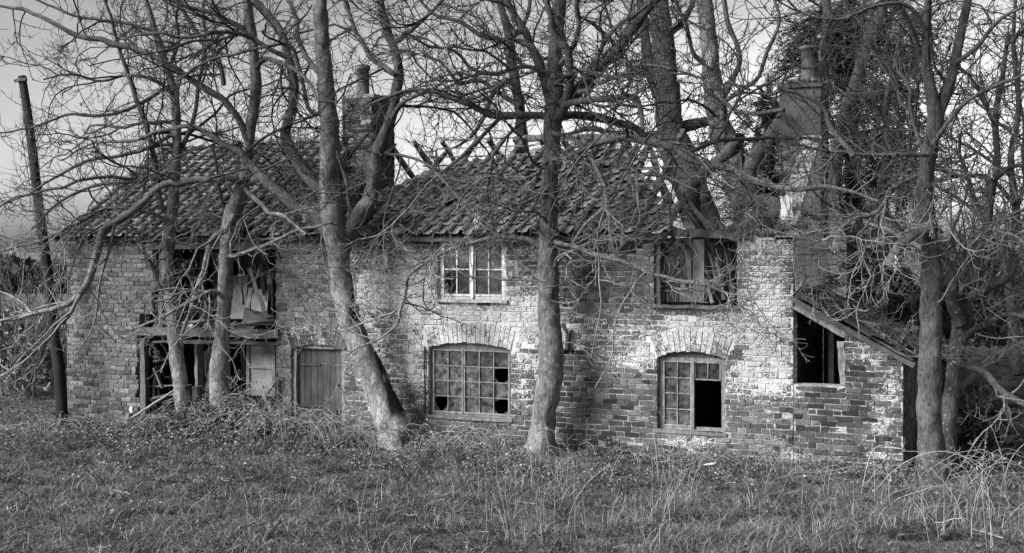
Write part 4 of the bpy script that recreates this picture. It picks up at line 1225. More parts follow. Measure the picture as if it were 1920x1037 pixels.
# second ash beside it, with the long limb that reaches down and left
make_tree('ash_tree', 'thicker bare tree, the right of two trunks before the broken opening', 'tree',
  [TR([(413, 770, 42), (413, 735, 38), (410, 700, 34), (414, 650, 29), (420, 590, 27), (424, 500, 27), (427, 440, 28), (438, 395, 32), (452, 355, 28), (463, 320, 22), (466, 270, 19), (471, 230, 20), (480, 170, 21), (476, 100, 19), (468, 40, 21), (462, -20, 19), (460, -70, 17)], -.5, -.6)],
  [TR([(447, 340, 13), (431, 333, 13), (391, 338, 12), (351, 341, 13), (301, 351, 13), (250, 396, 14), (205, 425, 14), (190, 445, 15), (173, 511, 14), (158, 540, 14), (137, 562, 13), (111, 575, 9), (60, 590, 7), (0, 603, 5), (-60, 625, 3)], -.7, -2.2),
   TR([(150, 552, 8), (130, 590, 7), (112, 608, 6), (85, 640, 5), (40, 680, 4), (0, 705, 3)], -2.0, -2.6),
   TR([(440, 400, 14), (428, 425, 13), (400, 450, 12), (385, 500, 11), (370, 540, 10), (355, 590, 8), (340, 630, 6)], -.8, -1.0),
   TR([(464, 262, 13), (441, 211, 12), (401, 178, 13), (361, 150, 12), (321, 125, 11), (261, 95, 12), (200, 78, 11), (150, 68, 10), (100, 45, 8), (50, 20, 7), (0, 12, 5), (-60, -5, 4)], -.6, -2.0),
   TR([(478, 130, 9), (500, 110, 9), (540, 125, 8), (575, 150, 7), (600, 190, 5)], -.6, -1.6),
   TR([(455, 350, 10), (480, 375, 9), (510, 400, 8), (540, 410, 7), (575, 440, 5)], -.6, -1.4),
   TR([(470, 60, 10), (430, 40, 9), (380, 20, 8), (330, 5, 7), (280, -20, 5)], -.6, -1.4),
   TR([(420, 160, 9), (412, 120, 8), (385, 80, 9), (355, 40, 8), (330, 0, 7), (310, -40, 6)], -.8, -.8),
   TR([(425, 480, 8), (450, 478, 8), (490, 462, 7), (540, 440, 6), (590, 425, 5), (620, 420, 4)], -.7, -1.2),
   TR([(420, 560, 8), (400, 545, 7), (370, 560, 7), (330, 580, 6), (290, 600, 5), (240, 620, 4)], -.7, -1.6)],
  dens=.75, keys=18, trunk_dark=lambda V: np.full(len(V), .8))
def char(V):
    px, py, zd = proj(V)
    t = np.full(len(V), .85)
    m = np.exp(-((px - (690 + (py - 650) * .28 + 22)) / 16) ** 2) * ((py > 640) & (py < 835))
    n = fbm(V[:, 0] * 6, V[:, 2] * 3, 77)
    t = np.where((m > .45) & (n > .40), .03, t)
    t = np.where((py > 545) & (py < 600) & (np.abs(px - 667) < 9) & (n > .42), .05, t)
    return t
make_tree('ash_tree', 'big pale tree leaning left beside the plank door, charred at its foot', 'tree',
  [TR([(748, 850, 84), (738, 815, 66), (722, 765, 58), (700, 705, 52), (679, 660, 47), (661, 620, 44), (649, 575, 42), (639, 520, 39), (633, 470, 39), (627, 430, 40), (622, 380, 42), (618, 320, 38), (618, 250, 36), (612, 170, 32), (605, 90, 29), (600, 10, 27), (598, -60, 25)], -.42, -.9)],
  [TR([(628, 455, 30), (610, 425, 30), (592, 405, 26), (560, 392, 24), (535, 372, 22), (507, 346, 20), (480, 318, 18), (455, 290, 15), (431, 276, 12), (371, 241, 10), (320, 240, 8), (250, 262, 6), (180, 270, 4), (110, 300, 3)], -.5, -1.6),
   TR([(618, 385, 24), (597, 351, 24), (570, 320, 22), (552, 296, 20), (534, 251, 19), (548, 205, 18), (551, 160, 18), (540, 100, 16), (521, 50, 14), (476, 0, 12), (440, -40, 10)], -.6, -.7),
   TR([(638, 470, 34), (655, 436, 34), (680, 395, 30), (697, 365, 26), (705, 301, 26), (722, 250, 22), (735, 216, 20), (744, 170, 19), (745, 125, 18), (735, 75, 16), (718, 20, 15), (712, -40, 13)], -.5, -1.0),
   TR([(652, 440, 9), (656, 400, 8), (652, 350, 7), (640, 310, 6), (632, 280, 4)], -.6, -1.0),
   TR([(742, 140, 11), (700, 110, 10), (665, 60, 9), (650, 10, 8), (640, -40, 7)], -.9, -.8),
   TR([(738, 80, 10), (770, 60, 9), (800, 30, 8), (830, 0, 7), (860, -30, 5)], -.9, -1.4),
   TR([(545, 110, 10), (510, 95, 9), (470, 70, 9), (440, 62, 8), (400, 62, 7), (350, 70, 6), (300, 60, 5), (240, 70, 4)], -.7, -2.0),
   TR([(610, 150, 12), (585, 120, 10), (560, 80, 9), (555, 30, 8), (530, -20, 7)], -.8, -.2),
   TR([(616, 210, 9), (580, 205, 8), (550, 90, 7), (520, 85, 6), (470, 95, 6), (400, 110, 5), (330, 150, 4)], -.8, -2.0),
   TR([(735, 220, 9), (760, 190, 9), (806, 171, 8), (850, 185, 7), (900, 180, 6), (950, 150, 5)], -1.0, -1.6)],
  dens=.8, keys=12, trunk_dark=char, sides=26)
make_tree('ash_tree', 'tall upright rough barked tree in the middle, before the unbroken wall', 'tree',
  [TR([(1011, 866, 88), (1014, 838, 62), (1019, 790, 44), (1027, 735, 46), (1033, 690, 47), (1034, 640, 44), (1030, 600, 40), (1028, 540, 38), (1027, 480, 36), (1028, 420, 34), (1031, 360, 31), (1033, 300, 30), (1036, 240, 32), (1040, 190, 34), (1040, 120, 27), (1045, 60, 25), (1050, 0, 23), (1056, -60, 21)], -.42, -.7)],
  [TR([(1042, 225, 26), (1060, 195, 26), (1081, 175, 24), (1111, 135, 22), (1140, 110, 21), (1161, 90, 20), (1191, 45, 18), (1231, -5, 16), (1260, -50, 14)], -.6, -1.0),
   TR([(1036, 195, 22), (1026, 165, 20), (1011, 115, 18), (991, 75, 17), (971, 40, 15), (951, 5, 13), (930, -40, 11)], -.6, -.9),
   TR([(1046, 225, 16), (1060, 200, 15), (1067, 150, 16), (1064, 98, 15), (1041, 65, 14), (1030, 35, 12), (1022, -10, 10)], -.7, -1.2),
   TR([(1036, 222, 15), (1001, 216, 15), (960, 218, 14), (921, 214, 13), (890, 200, 12), (866, 191, 10), (806, 171, 8), (755, 171, 7), (700, 195, 5), (660, 230, 3)], -.6, -1.8),
   TR([(1045, 222, 19), (1071, 216, 18), (1121, 221, 17), (1160, 228, 15), (1190, 240, 13), (1216, 261, 10)], -.4, .6),
   TR([(1060, 195, 13), (1100, 188, 12), (1141, 185, 12), (1186, 181, 11), (1201, 205, 9), (1210, 240, 6)], -.8, -1.6),
   TR([(1040, 455, 12), (1048, 457, 11), (1080, 463, 9), (1113, 475, 9), (1178, 494, 8), (1233, 517, 7), (1300, 530, 6), (1360, 545, 4), (1420, 560, 3)], -.6, -1.4),
   TR([(1012, 462, 12), (985, 448, 10), (940, 445, 9), (900, 452, 8), (850, 468, 8), (790, 495, 7), (764, 520, 7), (757, 560, 6), (740, 610, 5), (700, 640, 4), (660, 660, 3)], -.6, -1.2),
   TR([(1041, 130, 12), (1070, 100, 11), (1085, 60, 10), (1080, 10, 9), (1090, -40, 8)], -.6, -1.4),
   TR([(1085, 172, 10), (1110, 160, 9), (1135, 75, 9), (1180, 30, 8), (1215, 5, 7), (1240, -20, 6)], -.9, -1.7),
   TR([(1028, 300, 8), (1000, 330, 7), (960, 340, 6), (920, 330, 5), (880, 350, 4), (850, 400, 3)], -.7, -1.6),
   TR([(1036, 250, 10), (1080, 262, 9), (1110, 300, 8), (1135, 360, 6), (1140, 420, 5), (1150, 470, 3)], -.7, -1.6),
   TR([(1021, 135, 10), (980, 125, 9), (930, 140, 8), (890, 130, 7), (850, 95, 6), (800, 85, 5), (760, 60, 4)], -.8, -1.8),
   TR([(1030, 350, 8), (1000, 372, 7), (970, 385, 6), (930, 380, 4), (890, 395, 3)], -.7, -1.3),
   TR([(1036, 300, 8), (1080, 295, 7), (1120, 320, 5), (1150, 360, 4)], -.7, -1.2),
   TR([(1040, 160, 9), (1090, 130, 8), (1150, 145, 7), (1200, 120, 6), (1260, 130, 4)], -.8, -2.0),
   TR([(1000, 90, 10), (960, 75, 9), (905, 70, 8), (860, 40, 7), (820, 30, 6), (780, -10, 5)], -.9, -1.5)],
  dens=1.0, keys=26, sides=24, trunk_dark=lambda V: np.full(len(V), .52))

# trees behind the house
make_tree('tree', 'upright tree behind the middle roof, left of the tall middle tree', 'tree',
  [TR([(1000, 430, 26), (990, 350, 24), (981, 275, 22), (974, 200, 20), (961, 125, 18), (953, 60, 16), (941, 20, 14), (925, -50, 12)], 6.6, 6.2)],
  [TR([(975, 200, 10), (930, 170, 9), (900, 150, 8), (860, 155, 7), (830, 120, 6), (800, 100, 4)], 6.3, 6.0),
   TR([(955, 150, 12), (925, 175, 10), (905, 225, 8), (880, 260, 6), (840, 280, 4)], 6.3, 5.6),
   TR([(955, 80, 9), (985, 40, 8), (1000, -20, 6)], 6.3, 7)], dens=1.0, mat='bark_dark', push=False)
make_tree('tree', 'thick old tree rising through the collapsed right end of the roof', 'tree',
  [TR([(1345, 470, 72), (1318, 410, 62), (1298, 350, 58), (1275, 290, 54), (1258, 240, 52), (1252, 190, 48), (1247, 120, 44), (1240, 50, 42), (1230, 0, 40), (1222, -60, 38)], 4.2, 5.0)],
  [TR([(1262, 250, 24), (1290, 235, 22), (1320, 228, 20), (1350, 216, 16)], 4.6, 4.8),
   TR([(1234, 180, 18), (1220, 140, 18), (1213, 90, 18), (1205, 30, 16), (1190, -40, 14)], 4.7, 5.5),
   TR([(1258, 290, 16), (1230, 270, 15), (1190, 255, 13), (1150, 250, 12), (1110, 240, 10), (1060, 250, 7)], 4.4, 4.0),
   TR([(1250, 70, 12), (1280, 40, 11), (1300, 0, 10), (1310, -50, 8)], 5, 5.6),
   TR([(1222, 145, 9), (1180, 130, 8), (1150, 80, 8), (1120, 50, 7), (1085, 30, 5)], 5, 4)], dens=.55, mat='bark_dark', push=False, sides=20)
make_tree('tree', 'old pollarded tree with sawn stubs beside the right chimney', 'tree',
  [TR([(1435, 470, 70), (1412, 410, 62), (1396, 370, 56), (1378, 315, 54), (1352, 245, 44), (1338, 180, 36), (1332, 100, 31), (1322, 10, 28), (1315, -60, 25)], 3.6, 4.6)],
  [TR([(1395, 340, 38), (1412, 310, 34), (1432, 280, 32), (1452, 250, 30), (1472, 215, 28)], 3.9, 3.9),
   TR([(1388, 258, 22), (1378, 272, 26), (1360, 290, 20), (1330, 318, 20), (1308, 345, 22), (1300, 385, 24), (1312, 430, 26)], 2.6, 3.4),
   TR([(1300, 438, 26), (1345, 440, 27), (1390, 432, 28), (1430, 417, 29), (1456, 402, 24), (1453, 384, 22), (1430, 373, 24), (1400, 380, 24)], 1.7, 2.6),
   TR([(1362, 320, 12), (1358, 260, 12), (1356, 190, 12), (1372, 150, 11), (1386, 100, 10), (1366, 40, 10), (1350, -30, 8)], 3.2, 3.0),
   TR([(1360, 190, 9), (1390, 170, 8), (1418, 150, 8), (1440, 95, 7), (1460, 40, 6), (1450, -10, 5)], 3, 2.5),
   TR([(1071, 292, 7), (1120, 268, 10), (1166, 260, 12), (1215, 262, 13), (1262, 276, 13), (1300, 298, 13), (1355, 312, 13), (1410, 336, 13), (1450, 350, 12), (1490, 356, 11), (1540, 352, 9), (1600, 360, 7), (1650, 375, 5)], -1.0, -1.6),
   TR([(1340, 170, 9), (1375, 205, 8), (1425, 215, 8), (1470, 205, 7)], 3.2, 2.2),
   TR([(1335, 130, 10), (1300, 100, 9), (1290, 50, 8), (1270, 10, 7), (1255, -40, 5)], 4, 3)], dens=.62, mat='bark', push=False, sides=20, group=None)
# right side
make_tree('tree', 'pale leaning tree trunk rising behind the right chimney stack', 'tree',
  [TR([(1560, 480, 34), (1562, 400, 30), (1566, 320, 26), (1577, 240, 25), (1592, 190, 24), (1608, 145, 23), (1628, 75, 22), (1650, 25, 20), (1680, -50, 17)], 7.0, 6.4)],
  [TR([(1600, 290, 12), (1560, 240, 10), (1545, 200, 9), (1510, 180, 7), (1470, 165, 5)], -2.2, -2.6),
   TR([(1560, 20, 16), (1552, 60, 18), (1548, -10, 18), (1520, -50, 16)], 6.6, 6),
   TR([(1590, 180, 9), (1550, 150, 8), (1540, 90, 7), (1560, 30, 6)], 6.4, 6)], dens=.7, mat='bark', push=False)
make_tree('tree', 'forked tree standing just right of the lean-to', 'tree',
  [TR([(1752, 905, 62), (1748, 860, 50), (1742, 780, 44), (1744, 690, 42), (1745, 600, 38), (1746, 520, 36), (1742, 450, 34), (1735, 390, 34), (1733, 340, 30), (1744, 280, 28), (1754, 225, 30), (1748, 185, 22), (1738, 130, 17), (1736, 60, 15), (1742, -20, 13)], -.3, -.6),
   TR([(1752, 235, 22), (1768, 190, 22), (1785, 140, 19), (1800, 70, 17), (1815, 0, 15), (1822, -50, 13)], -.5, -.2)],
  [TR([(1745, 425, 20), (1722, 434, 20), (1695, 452, 21), (1677, 476, 20), (1664, 500, 21)], -.6, -.9),
   TR([(1738, 540, 14), (1722, 520, 16), (1705, 480, 14), (1690, 445, 12), (1660, 420, 10), (1640, 400, 8)], -.2, .6),
   TR([(1730, 115, 10), (1710, 60, 11), (1690, 20, 10), (1670, -10, 9)], -.5, -1.0),
   TR([(1740, 290, 9), (1700, 290, 8), (1650, 290, 7), (1600, 288, 6), (1540, 285, 5), (1500, 270, 4)], -.9, -1.8),
   TR([(1750, 270, 9), (1800, 200, 8), (1850, 170, 7), (1900, 150, 6), (1950, 120, 5)], -.7, -1.5),
   TR([(1746, 560, 10), (1790, 500, 9), (1840, 440, 8), (1900, 400, 7), (1960, 380, 5)], -.3, .4),
   TR([(1720, 330, 8), (1680, 350, 8), (1640, 400, 7), (1600, 410, 6), (1560, 440, 4), (1520, 460, 3)], -.8, -1.8),
   TR([(1790, 120, 9), (1830, 90, 8), (1870, 40, 7), (1920, 10, 6), (1960, -20, 4)], -.4, -.6),
   TR([(1738, 60, 8), (1700, 10, 7), (1640, 10, 6), (1570, 40, 5), (1500, 20, 4), (1460, -20, 3)], -.8, -2.0)],
  dens=1.0, keys=18, push=True, sides=20, trunk_dark=lambda V: np.full(len(V), .24))
make_tree('tree', 'crooked dark tree with stubby limbs right of the forked tree', 'tree',
  [TR([(1768, 890, 40), (1775, 820, 34), (1782, 750, 30), (1792, 680, 28), (1800, 620, 32), (1808, 570, 34), (1822, 520, 26), (1838, 470, 24), (1850, 430, 20), (1856, 370, 16), (1870, 300, 13), (1866, 220, 11), (1880, 140, 9), (1890, 60, 7)], .3, 1.0)],
  [TR([(1800, 610, 22), (1784, 560, 22), (1790, 525, 22), (1775, 500, 16), (1755, 470, 12), (1740, 420, 9)], .4, .2),
   TR([(1812, 560, 18), (1850, 540, 18), (1885, 520, 18), (1900, 480, 16), (1880, 440, 14), (1860, 450, 12)], .4, .5),
   TR([(1792, 680, 12), (1820, 690, 12), (1850, 702, 13), (1880, 735, 13), (1925, 762, 12), (1960, 775, 10)], .3, -.2),
   TR([(1800, 640, 12), (1840, 610, 12), (1890, 590, 10), (1940, 600, 8)], .3, 0),
   TR([(1860, 340, 10), (1900, 310, 9), (1940, 320, 7)], .6, .4)], dens=1.1, mat='bark_dark', push=False, keys=8, sides=14)
make_tree('tree', 'thin tangled tree at the far right edge', 'tree',
  [TR([(1905, 700, 24), (1900, 600, 20), (1890, 500, 18), (1905, 400, 15), (1895, 300, 12), (1910, 200, 10), (1900, 90, 8), (1905, -20, 6)], 3.5, 3.0)],
  [TR([(1895, 480, 10), (1850, 420, 9), (1820, 350, 8), (1800, 280, 6), (1805, 220, 4)], 3.2, 2.6),
   TR([(1900, 380, 9), (1850, 330, 8), (1790, 330, 7), (1740, 300, 5)], 3.2, 2.6),
   TR([(1905, 250, 8), (1860, 220, 7), (1830, 160, 6), (1790, 120, 4)], 3.2, 3.0)], dens=1.3, mat='bark_dark', push=False)
make_tree('tree', 'slim bare tree behind the lean-to, tangled before the evergreen', 'tree',
  [TR([(1640, 700, 26), (1650, 600, 22), (1655, 520, 20), (1640, 440, 17), (1650, 360, 14), (1665, 280, 12), (1660, 200, 10), (1680, 110, 8), (1690, 20, 6)], 3.6, 3.2)],
  [TR([(1642, 430, 10), (1615, 370, 9), (1605, 310, 8), (1620, 250, 6), (1600, 200, 4)], 3.4, 3.0),
   TR([(1650, 360, 9), (1690, 320, 8), (1710, 250, 7), (1700, 190, 5)], 3.4, 3.0),
   TR([(1650, 520, 9), (1610, 480, 8), (1600, 430, 6)], 3.4, 2.6)], dens=1.7, mat='bark', push=False, l1=(.7, 1.6))

# ------------------------------------------------------------------ evergreen behind the chimney
def conifer(name, label, base, trunk_pts, clumps, n_spray, mat='needle'):
    t = thing(name, label, 'tree', base); mb = MB(); s = trunk_pts; tubes(mb, s[:, :3], s[:, 3], 10, .3, rough=.1); mb.build('trunk', M['bark_dark'], t, smooth=True)
    mb = MB()
    Vs = []; Ts = []
    for (c, r, n) in clumps:
        c = np.array(c)
        for i in range(int(n * n_spray)):
            d = rng.normal(0, 1, 3); d /= np.linalg.norm(d); p = c + d * r * (.35 + .65 * rng.random() ** .5) * np.array([1, 1, .8])
            dr = d * [1, 1, .25] + rng.normal(0, .35, 3) + np.array([0, 0, -.25]); dr /= np.linalg.norm(dr)
            sd = np.cross(dr, [0, 0, 1]); sd /= np.linalg.norm(sd) + 1e-9; nn = np.cross(sd, dr)
            L = .40 + .50 * rng.random(); m = 14
            u = np.linspace(.0, 1, m); sp = p + dr * L * u[:, None] + np.array([0, 0, -.10]) * (u ** 2)[:, None]
            tone = rng.random() * .8 + .1
            for sgn in (-1, 1):
                tip = sp + (dr * .06 + sd * sgn * .13 * (1 - .6 * u[:, None]) + nn * rng.normal(0, .015, (m, 1)))
                wv = dr * .022
                V = np.stack([sp - wv, sp + wv, tip], 1); Vs.append(V.reshape(-1, 3)); Ts.append(np.full(m * 3, tone))
    V = np.concatenate(Vs); mb.add(V, np.arange(len(V)).reshape(-1, 3), np.concatenate(Ts)); mb.build('crown', M[mat], t)
    return t
cy = 8.2
tp = TR([(1600, 640, 40), (1600, 400, 32), (1595, 200, 22), (1590, 40, 12), (1592, -60, 6)], cy, cy)
cl = []
for (px, py, r, n) in [(1570, 90, 95, 1.2), (1650, 130, 85, 1.1), (1530, 120, 55, .9), (1620, 220, 95, 1.2), (1690, 60, 60, .7), (1600, 330, 95, 1.2), (1680, 300, 70, .9), (1430, 250, 55, .8), (1425, 330, 50, .8), (1390, 370, 45, .6), (1480, 300, 55, .7), (1630, 440, 90, 1.2), (1600, 560, 80, 1.1), (1690, 480, 70, 1.0), (1545, 60, 50, .6), (1440, 200, 25, .3), (1600, 20, 60, .6), (1670, 580, 70, .9), (1720, 560, 50, .7), (1460, 400, 45, .5)]:
    y = cy + rng.normal(0, .5); p = W(px, py, y); cl.append((p, r * ((p - CAM) @ FW) / F_PX, n))
conifer('evergreen_tree', 'dark feathery evergreen behind the right chimney', tp[0, :3] * [1, 1, 0], tp, cl, 210)

# ------------------------------------------------------------------ thickets and hedges far off
def thicket(name, label, px0, px1, zd0, zd1, n, hmin, hmax, mat='twig', tone=.3, group=None, leaf=0, lean=.25):
    base = G((px0 + px1) / 2, (zd0 + zd1) / 2); t = thing(name, label, 'bush', base, group); mb = MB()
    S = []
    B = np.zeros((n, 9, 3)); R = np.zeros((n, 9))
    for i in range(n):
        p = G(px0 + rng.random() * (px1 - px0), zd0 + rng.random() * (zd1 - zd0)); p[2] = gz(p[0], p[1]) - .05
        h = hmin + (hmax - hmin) * rng.random(); d = np.array([rng.normal(0, lean), rng.normal(0, lean), 1.]); k = np.linspace(0, 1, 9)[:, None]
        bend = rng.normal(0, .2, 3) * [1, 1, 0]
        B[i] = p + d * h * k + bend * h * k ** 2 + rng.normal(0, .02, (9, 3)) * h * .3; R[i] = np.linspace(.022, .006, 9) * (.5 + rng.random()) * (h / 2.2) ** .5
    tubes(mb, B, R, 5, tone)
    Q1, R1 = grow(B, R, lambda L: L * 3.2, (.4, 1.2), (25, 65), 7, .16, .08, .008, .006, push=False, start=.1)
    Q2, R2 = grow(Q1, R1, lambda L: L * 4.5, (.2, .6), (25, 60), 5, .18, .1, .008, .0045, push=False)
    tubes(mb, Q1, R1, 4, tone); tubes(mb, Q2, R2, 3, tone)
    mb.build('stems', M[mat], t, smooth=True)
    if leaf:
        mb = MB(); src = np.concatenate([Q1.reshape(-1, 3), Q2.reshape(-1, 3)]); src = src[src[:, 2] < min(hmax * .62, 1.6 if hmax < 4 else 9)]; p = src[rng.integers(0, len(src), leaf)] + rng.normal(0, .08, (leaf, 3))
        a = rng.normal(0, .03, (leaf, 3)); b = rng.normal(0, .03, (leaf, 3)); V = np.stack([p - a, p - b, p + a, p + b], 1).reshape(-1, 3)
        mb.add(V, np.arange(leaf * 4).reshape(-1, 4), np.repeat(rng.random(leaf), 4)); mb.build('leaves', M['leaf'], t)
    return t
thicket('thicket', 'tangled bare thicket beyond the leaning pole at the left edge', -60, 118, 26.5, 31, 70, .9, 3.6, leaf=9000)
thicket('thicket', 'dark brushwood around the fallen limbs before the outbuilding', 1735, 1860, 18.8, 20.4, 22, .4, 1.0, leaf=2500)
thicket('thicket', 'dense tall scrub between the outbuilding and the evergreen', 1600, 1960, 25, 29, 120, 2, 5.5, tone=.35, leaf=12000)
thicket('bush', 'leafy ivy bush seen through the broken back window', 270, 372, 30, 31.5, 26, 1.4, 2.6, leaf=6000, tone=.6)
thicket('thicket', 'bare scrub growing behind the middle of the cottage roof', 720, 1150, 28, 32, 26, 2.8, 5.4, tone=.35)
thicket('thicket', 'bare scrub behind the left slope of the roof', 150, 640, 33, 36, 22, 2.5, 5.0, tone=.35)

# far hedge line: one mass
hg = MB()
n = 60000
px = -700 + rng.random(n) * 3800; zd = 90 + rng.random(n) * 14
hh = 1.0 + 2.0 * fbm(px * .012, px * 0, 50) + .8 * fbm(px * .06, px * 0, 51)
p = CAM + (FW[None] + ((px - 960) / F_PX)[:, None] * RT[None]) * zd[:, None]; p[:, 2] = hh * rng.random(n) ** .7 - .2
a = rng.normal(0, .20, (n, 3)); b = rng.normal(0, .20, (n, 3)); V = np.stack([p - a, p - b, p + a, p + b], 1).reshape(-1, 3)
hg.add(V, np.arange(n * 4).reshape(-1, 4), np.repeat(rng.random(n), 4))
o = hg.build('hedge', M['needle'], None); o['label'] = 'far dark hedge line along the field edge'; o['category'] = 'hedge'; o['kind'] = 'stuff'

# ------------------------------------------------------------------ ground
xs = np.concatenate([[-3000, -1200, -500, -250, -120, -70, -45], np.arange(-34, 10, .2), [14, 20, 35, 70, 150, 400, 1200, 3000]])
ys = np.concatenate([[-400, -120, -50, -30], np.arange(-18, 8, .2), np.arange(8, 30, 2.), [40, 60, 90, 130, 200, 350, 700, 1500, 4000]])
X, Y = np.meshgrid(xs, ys, indexing='ij'); Z = gz(X, Y)
V = np.stack([X, Y, Z], -1).reshape(-1, 3); ny = len(ys)
i, j = np.meshgrid(np.arange(len(xs) - 1), np.arange(ny - 1), indexing='ij'); a = (i * ny + j).ravel()
mb = MB(); mb.add(V, np.stack([a, a + ny, a + ny + 1, a + 1], 1)); g = mb.build('ground', M['ground'], None, smooth=True); g['kind'] = 'structure'

# ------------------------------------------------------------------ grass
def field_points(n, zmin, zmax, px0=-60, px1=1990):
    zd = np.sqrt(zmin ** 2 + (zmax ** 2 - zmin ** 2) * rng.random(n)); px = px0 + (px1 - px0) * rng.random(n)
    p = CAM + (FW[None] + ((px - 960) / F_PX)[:, None] * RT[None]) * zd[:, None]
    ok = ~((p[:, 1] > -.04) & (p[:, 0] > XL - .02) & (p[:, 0] < XE + .02) & (p[:, 1] < DEP))
    p = p[ok]; p[:, 2] = gz(p[:, 0], p[:, 1]); return p
def blades(mb, p, h, w, bend, tone, seg=3):
    n = len(p); az = rng.random(n) * 2 * pi; d = np.stack([np.cos(az), np.sin(az), np.zeros(n)], 1); az2 = rng.random(n) * 2 * pi
    s = np.stack([np.cos(az2), np.sin(az2), np.zeros(n)], 1) * (w / 2)[:, None]
    rows = []
    for k in range(seg + 1):
        u = k / seg; c = p + np.array([0, 0, 1.]) * (h * (u - .35 * bend * u * u))[:, None] + d * (h * bend * u * u)[:, None]
        if k < seg: rows += [c - s * (1 - .7 * u), c + s * (1 - .7 * u)]
        else: rows.append(c)
    V = np.stack(rows, 1); m = V.shape[1]; base = mb.n
    q = np.array([[2 * k, 2 * k + 1, 2 * k + 3, 2 * k + 2] for k in range(seg - 1)]); tr = np.array([[2 * seg - 2, 2 * seg - 1, 2 * seg]])
    mb.add(V.reshape(-1, 3), (q[None] + (np.arange(n) * m)[:, None, None]).reshape(-1, 4), np.repeat(tone, m))
    mb.more((tr[None] + (np.arange(n) * m)[:, None, None]).reshape(-1, 3), base)
mb = MB()
p = field_points(430000, 11.0, 27, -520, 2300)
c1 = fbm(p[:, 0] * .7, p[:, 1] * .9, 61, 5); c2 = fbm(p[:, 0] * 3.2, p[:, 1] * 3.2, 62); nearwall = np.clip((p[:, 1] + 2.6) / 1.6, 0, 1) * (p[:, 0] > XL - 1)
keep = rng.random(len(p)) < (.35 + 1.1 * np.clip(c2 - .25, 0, 1)) * (1 - .72 * nearwall)
p, c1, c2, nw = p[keep], c1[keep], c2[keep], nearwall[keep]; n = len(p)
h = (.03 + .11 * rng.random(n) ** 2) * (.4 + 1.1 * c1) * (.4 + 1.2 * c2); tone = np.clip(.04 + .40 * rng.random(n) ** 2 + 1.7 * (c1 - .5) + 1.3 * (c2 - .5) + 0, 0, 1) * .34; tone = np.where(rng.random(n) < .07, .4 + .5 * rng.random(n), tone)
blades(mb, p, h, .007 + .008 * rng.random(n), .4 + 2.0 * rng.random(n), tone)
# tufts of dry straw
def tuft_points(k, px0, px1, z0, z1, per, spread):
    out = []; c = field_points(k, z0, z1, px0, px1)
    for q in c:
        m = int(per * (.5 + rng.random())); a = q + rng.normal(0, spread, (m, 3)) * [1, 1, 0]; a[:, 2] = q[2]; out.append(a)
    return np.concatenate(out)
cc = field_points(1200, 11.2, 21, -500, 2300); sz = .5 + rng.random(len(cc)); ct = np.clip(.12 + .75 * rng.random(len(cc)) ** 1.6, 0, 1); m_ = 55
pp_ = np.repeat(cc, m_, 0) + rng.normal(0, 1, (len(cc) * m_, 3)) * np.repeat(sz, m_)[:, None] * [.05, .05, 0]; k_ = len(pp_)
blades(mb, pp_, (.06 + .13 * rng.random(k_)) * np.repeat(sz, m_), .006 + .005 * rng.random(k_), .5 + 1.6 * rng.random(k_), np.where(rng.random(k_) < .07, .8, np.clip(np.repeat(ct, m_) * (.4 + 1.2 * rng.random(k_)), 0, 1) * .38))
p = np.concatenate([tuft_points(210, -500, 2300, 12.2, 19, 24, .12), tuft_points(40, 820, 1130, 12.6, 17.5, 45, .14), tuft_points(44, 1160, 1640, 12.3, 15.5, 60, .17), tuft_points(40, 0, 800, 12.2, 16, 40, .2), tuft_points(34, 1650, 1960, 13.2, 16.4, 40, .2), tuft_points(40, 0, 700, 13, 17, 30, .12)])
n = len(p); h = .10 + .28 * rng.random(n) ** 1.5
blades(mb, p, h * .9, .004 + .004 * rng.random(n), .35 + 1.6 * rng.random(n) ** 1.2, np.clip(.15 + .75 * rng.random(n) ** 1.5, 0, 1), 4)
o = mb.build('grass', M['grass'], None); o['label'] = 'rough tussocky grass of the foreground field'; o['category'] = 'grass'; o['kind'] = 'stuff'
# ground cover leaves along the wall and across the mound
def leaf_quads(mb, p, sz, tone, up=.55):
    n = len(p); nrm = rng.normal(0, up, (n, 3)) + [0, -.25, 1]; nrm /= np.linalg.norm(nrm, axis=1, keepdims=True)
    a = np.cross(nrm, rng.normal(0, 1, (n, 3))); a /= np.linalg.norm(a, axis=1, keepdims=True); b = np.cross(nrm, a); sz = sz[:, None]
    V = np.stack([p - a * sz, p - b * sz * .6 - a * sz * .1 - nrm * sz * .2, p + a * sz, p + b * sz * .6 - a * sz * .1 - nrm * sz * .2], 1)
    base = np.arange(n)[:, None] * 4
    mb.add(V.reshape(-1, 3), np.concatenate([base + np.array([[0, 1, 2]]), base + np.array([[0, 2, 3]])]), np.repeat(tone, 4))
mb = MB()
p = field_points(230000, 16, 28, -350, 2200); nearwall = np.exp(-((p[:, 1] + .2) / 1.7) ** 2) + .10
c = fbm(p[:, 0] * 1.4, p[:, 1] * 1.4, 71); keep = (p[:, 1] < .3) & (rng.random(len(p)) < nearwall * (.25 + 1.5 * np.clip(c - .25, 0, 1))); p = p[keep]; c = c[keep]; n = len(p)
hump = np.clip(fbm(p[:, 0] * 1.4, p[:, 1] * 1.4, 71) - .35, 0, 1) * .55
p[:, 2] += hump * rng.random(n) ** .6 + .01; leaf_quads(mb, p, .010 + .020 * rng.random(n), np.clip(.10 + .9 * rng.random(n) ** 3.2 + .5 * (fbm(p[:, 0] * 2, p[:, 1] * 2, 73) - .5), 0, 1))
n = 26000; q = np.stack([MX + rng.normal(0, 1.0, n), -.55 + rng.normal(0, .42, n), np.zeros(n)], 1); q = q[(q[:, 1] < -.05)]; n = len(q)
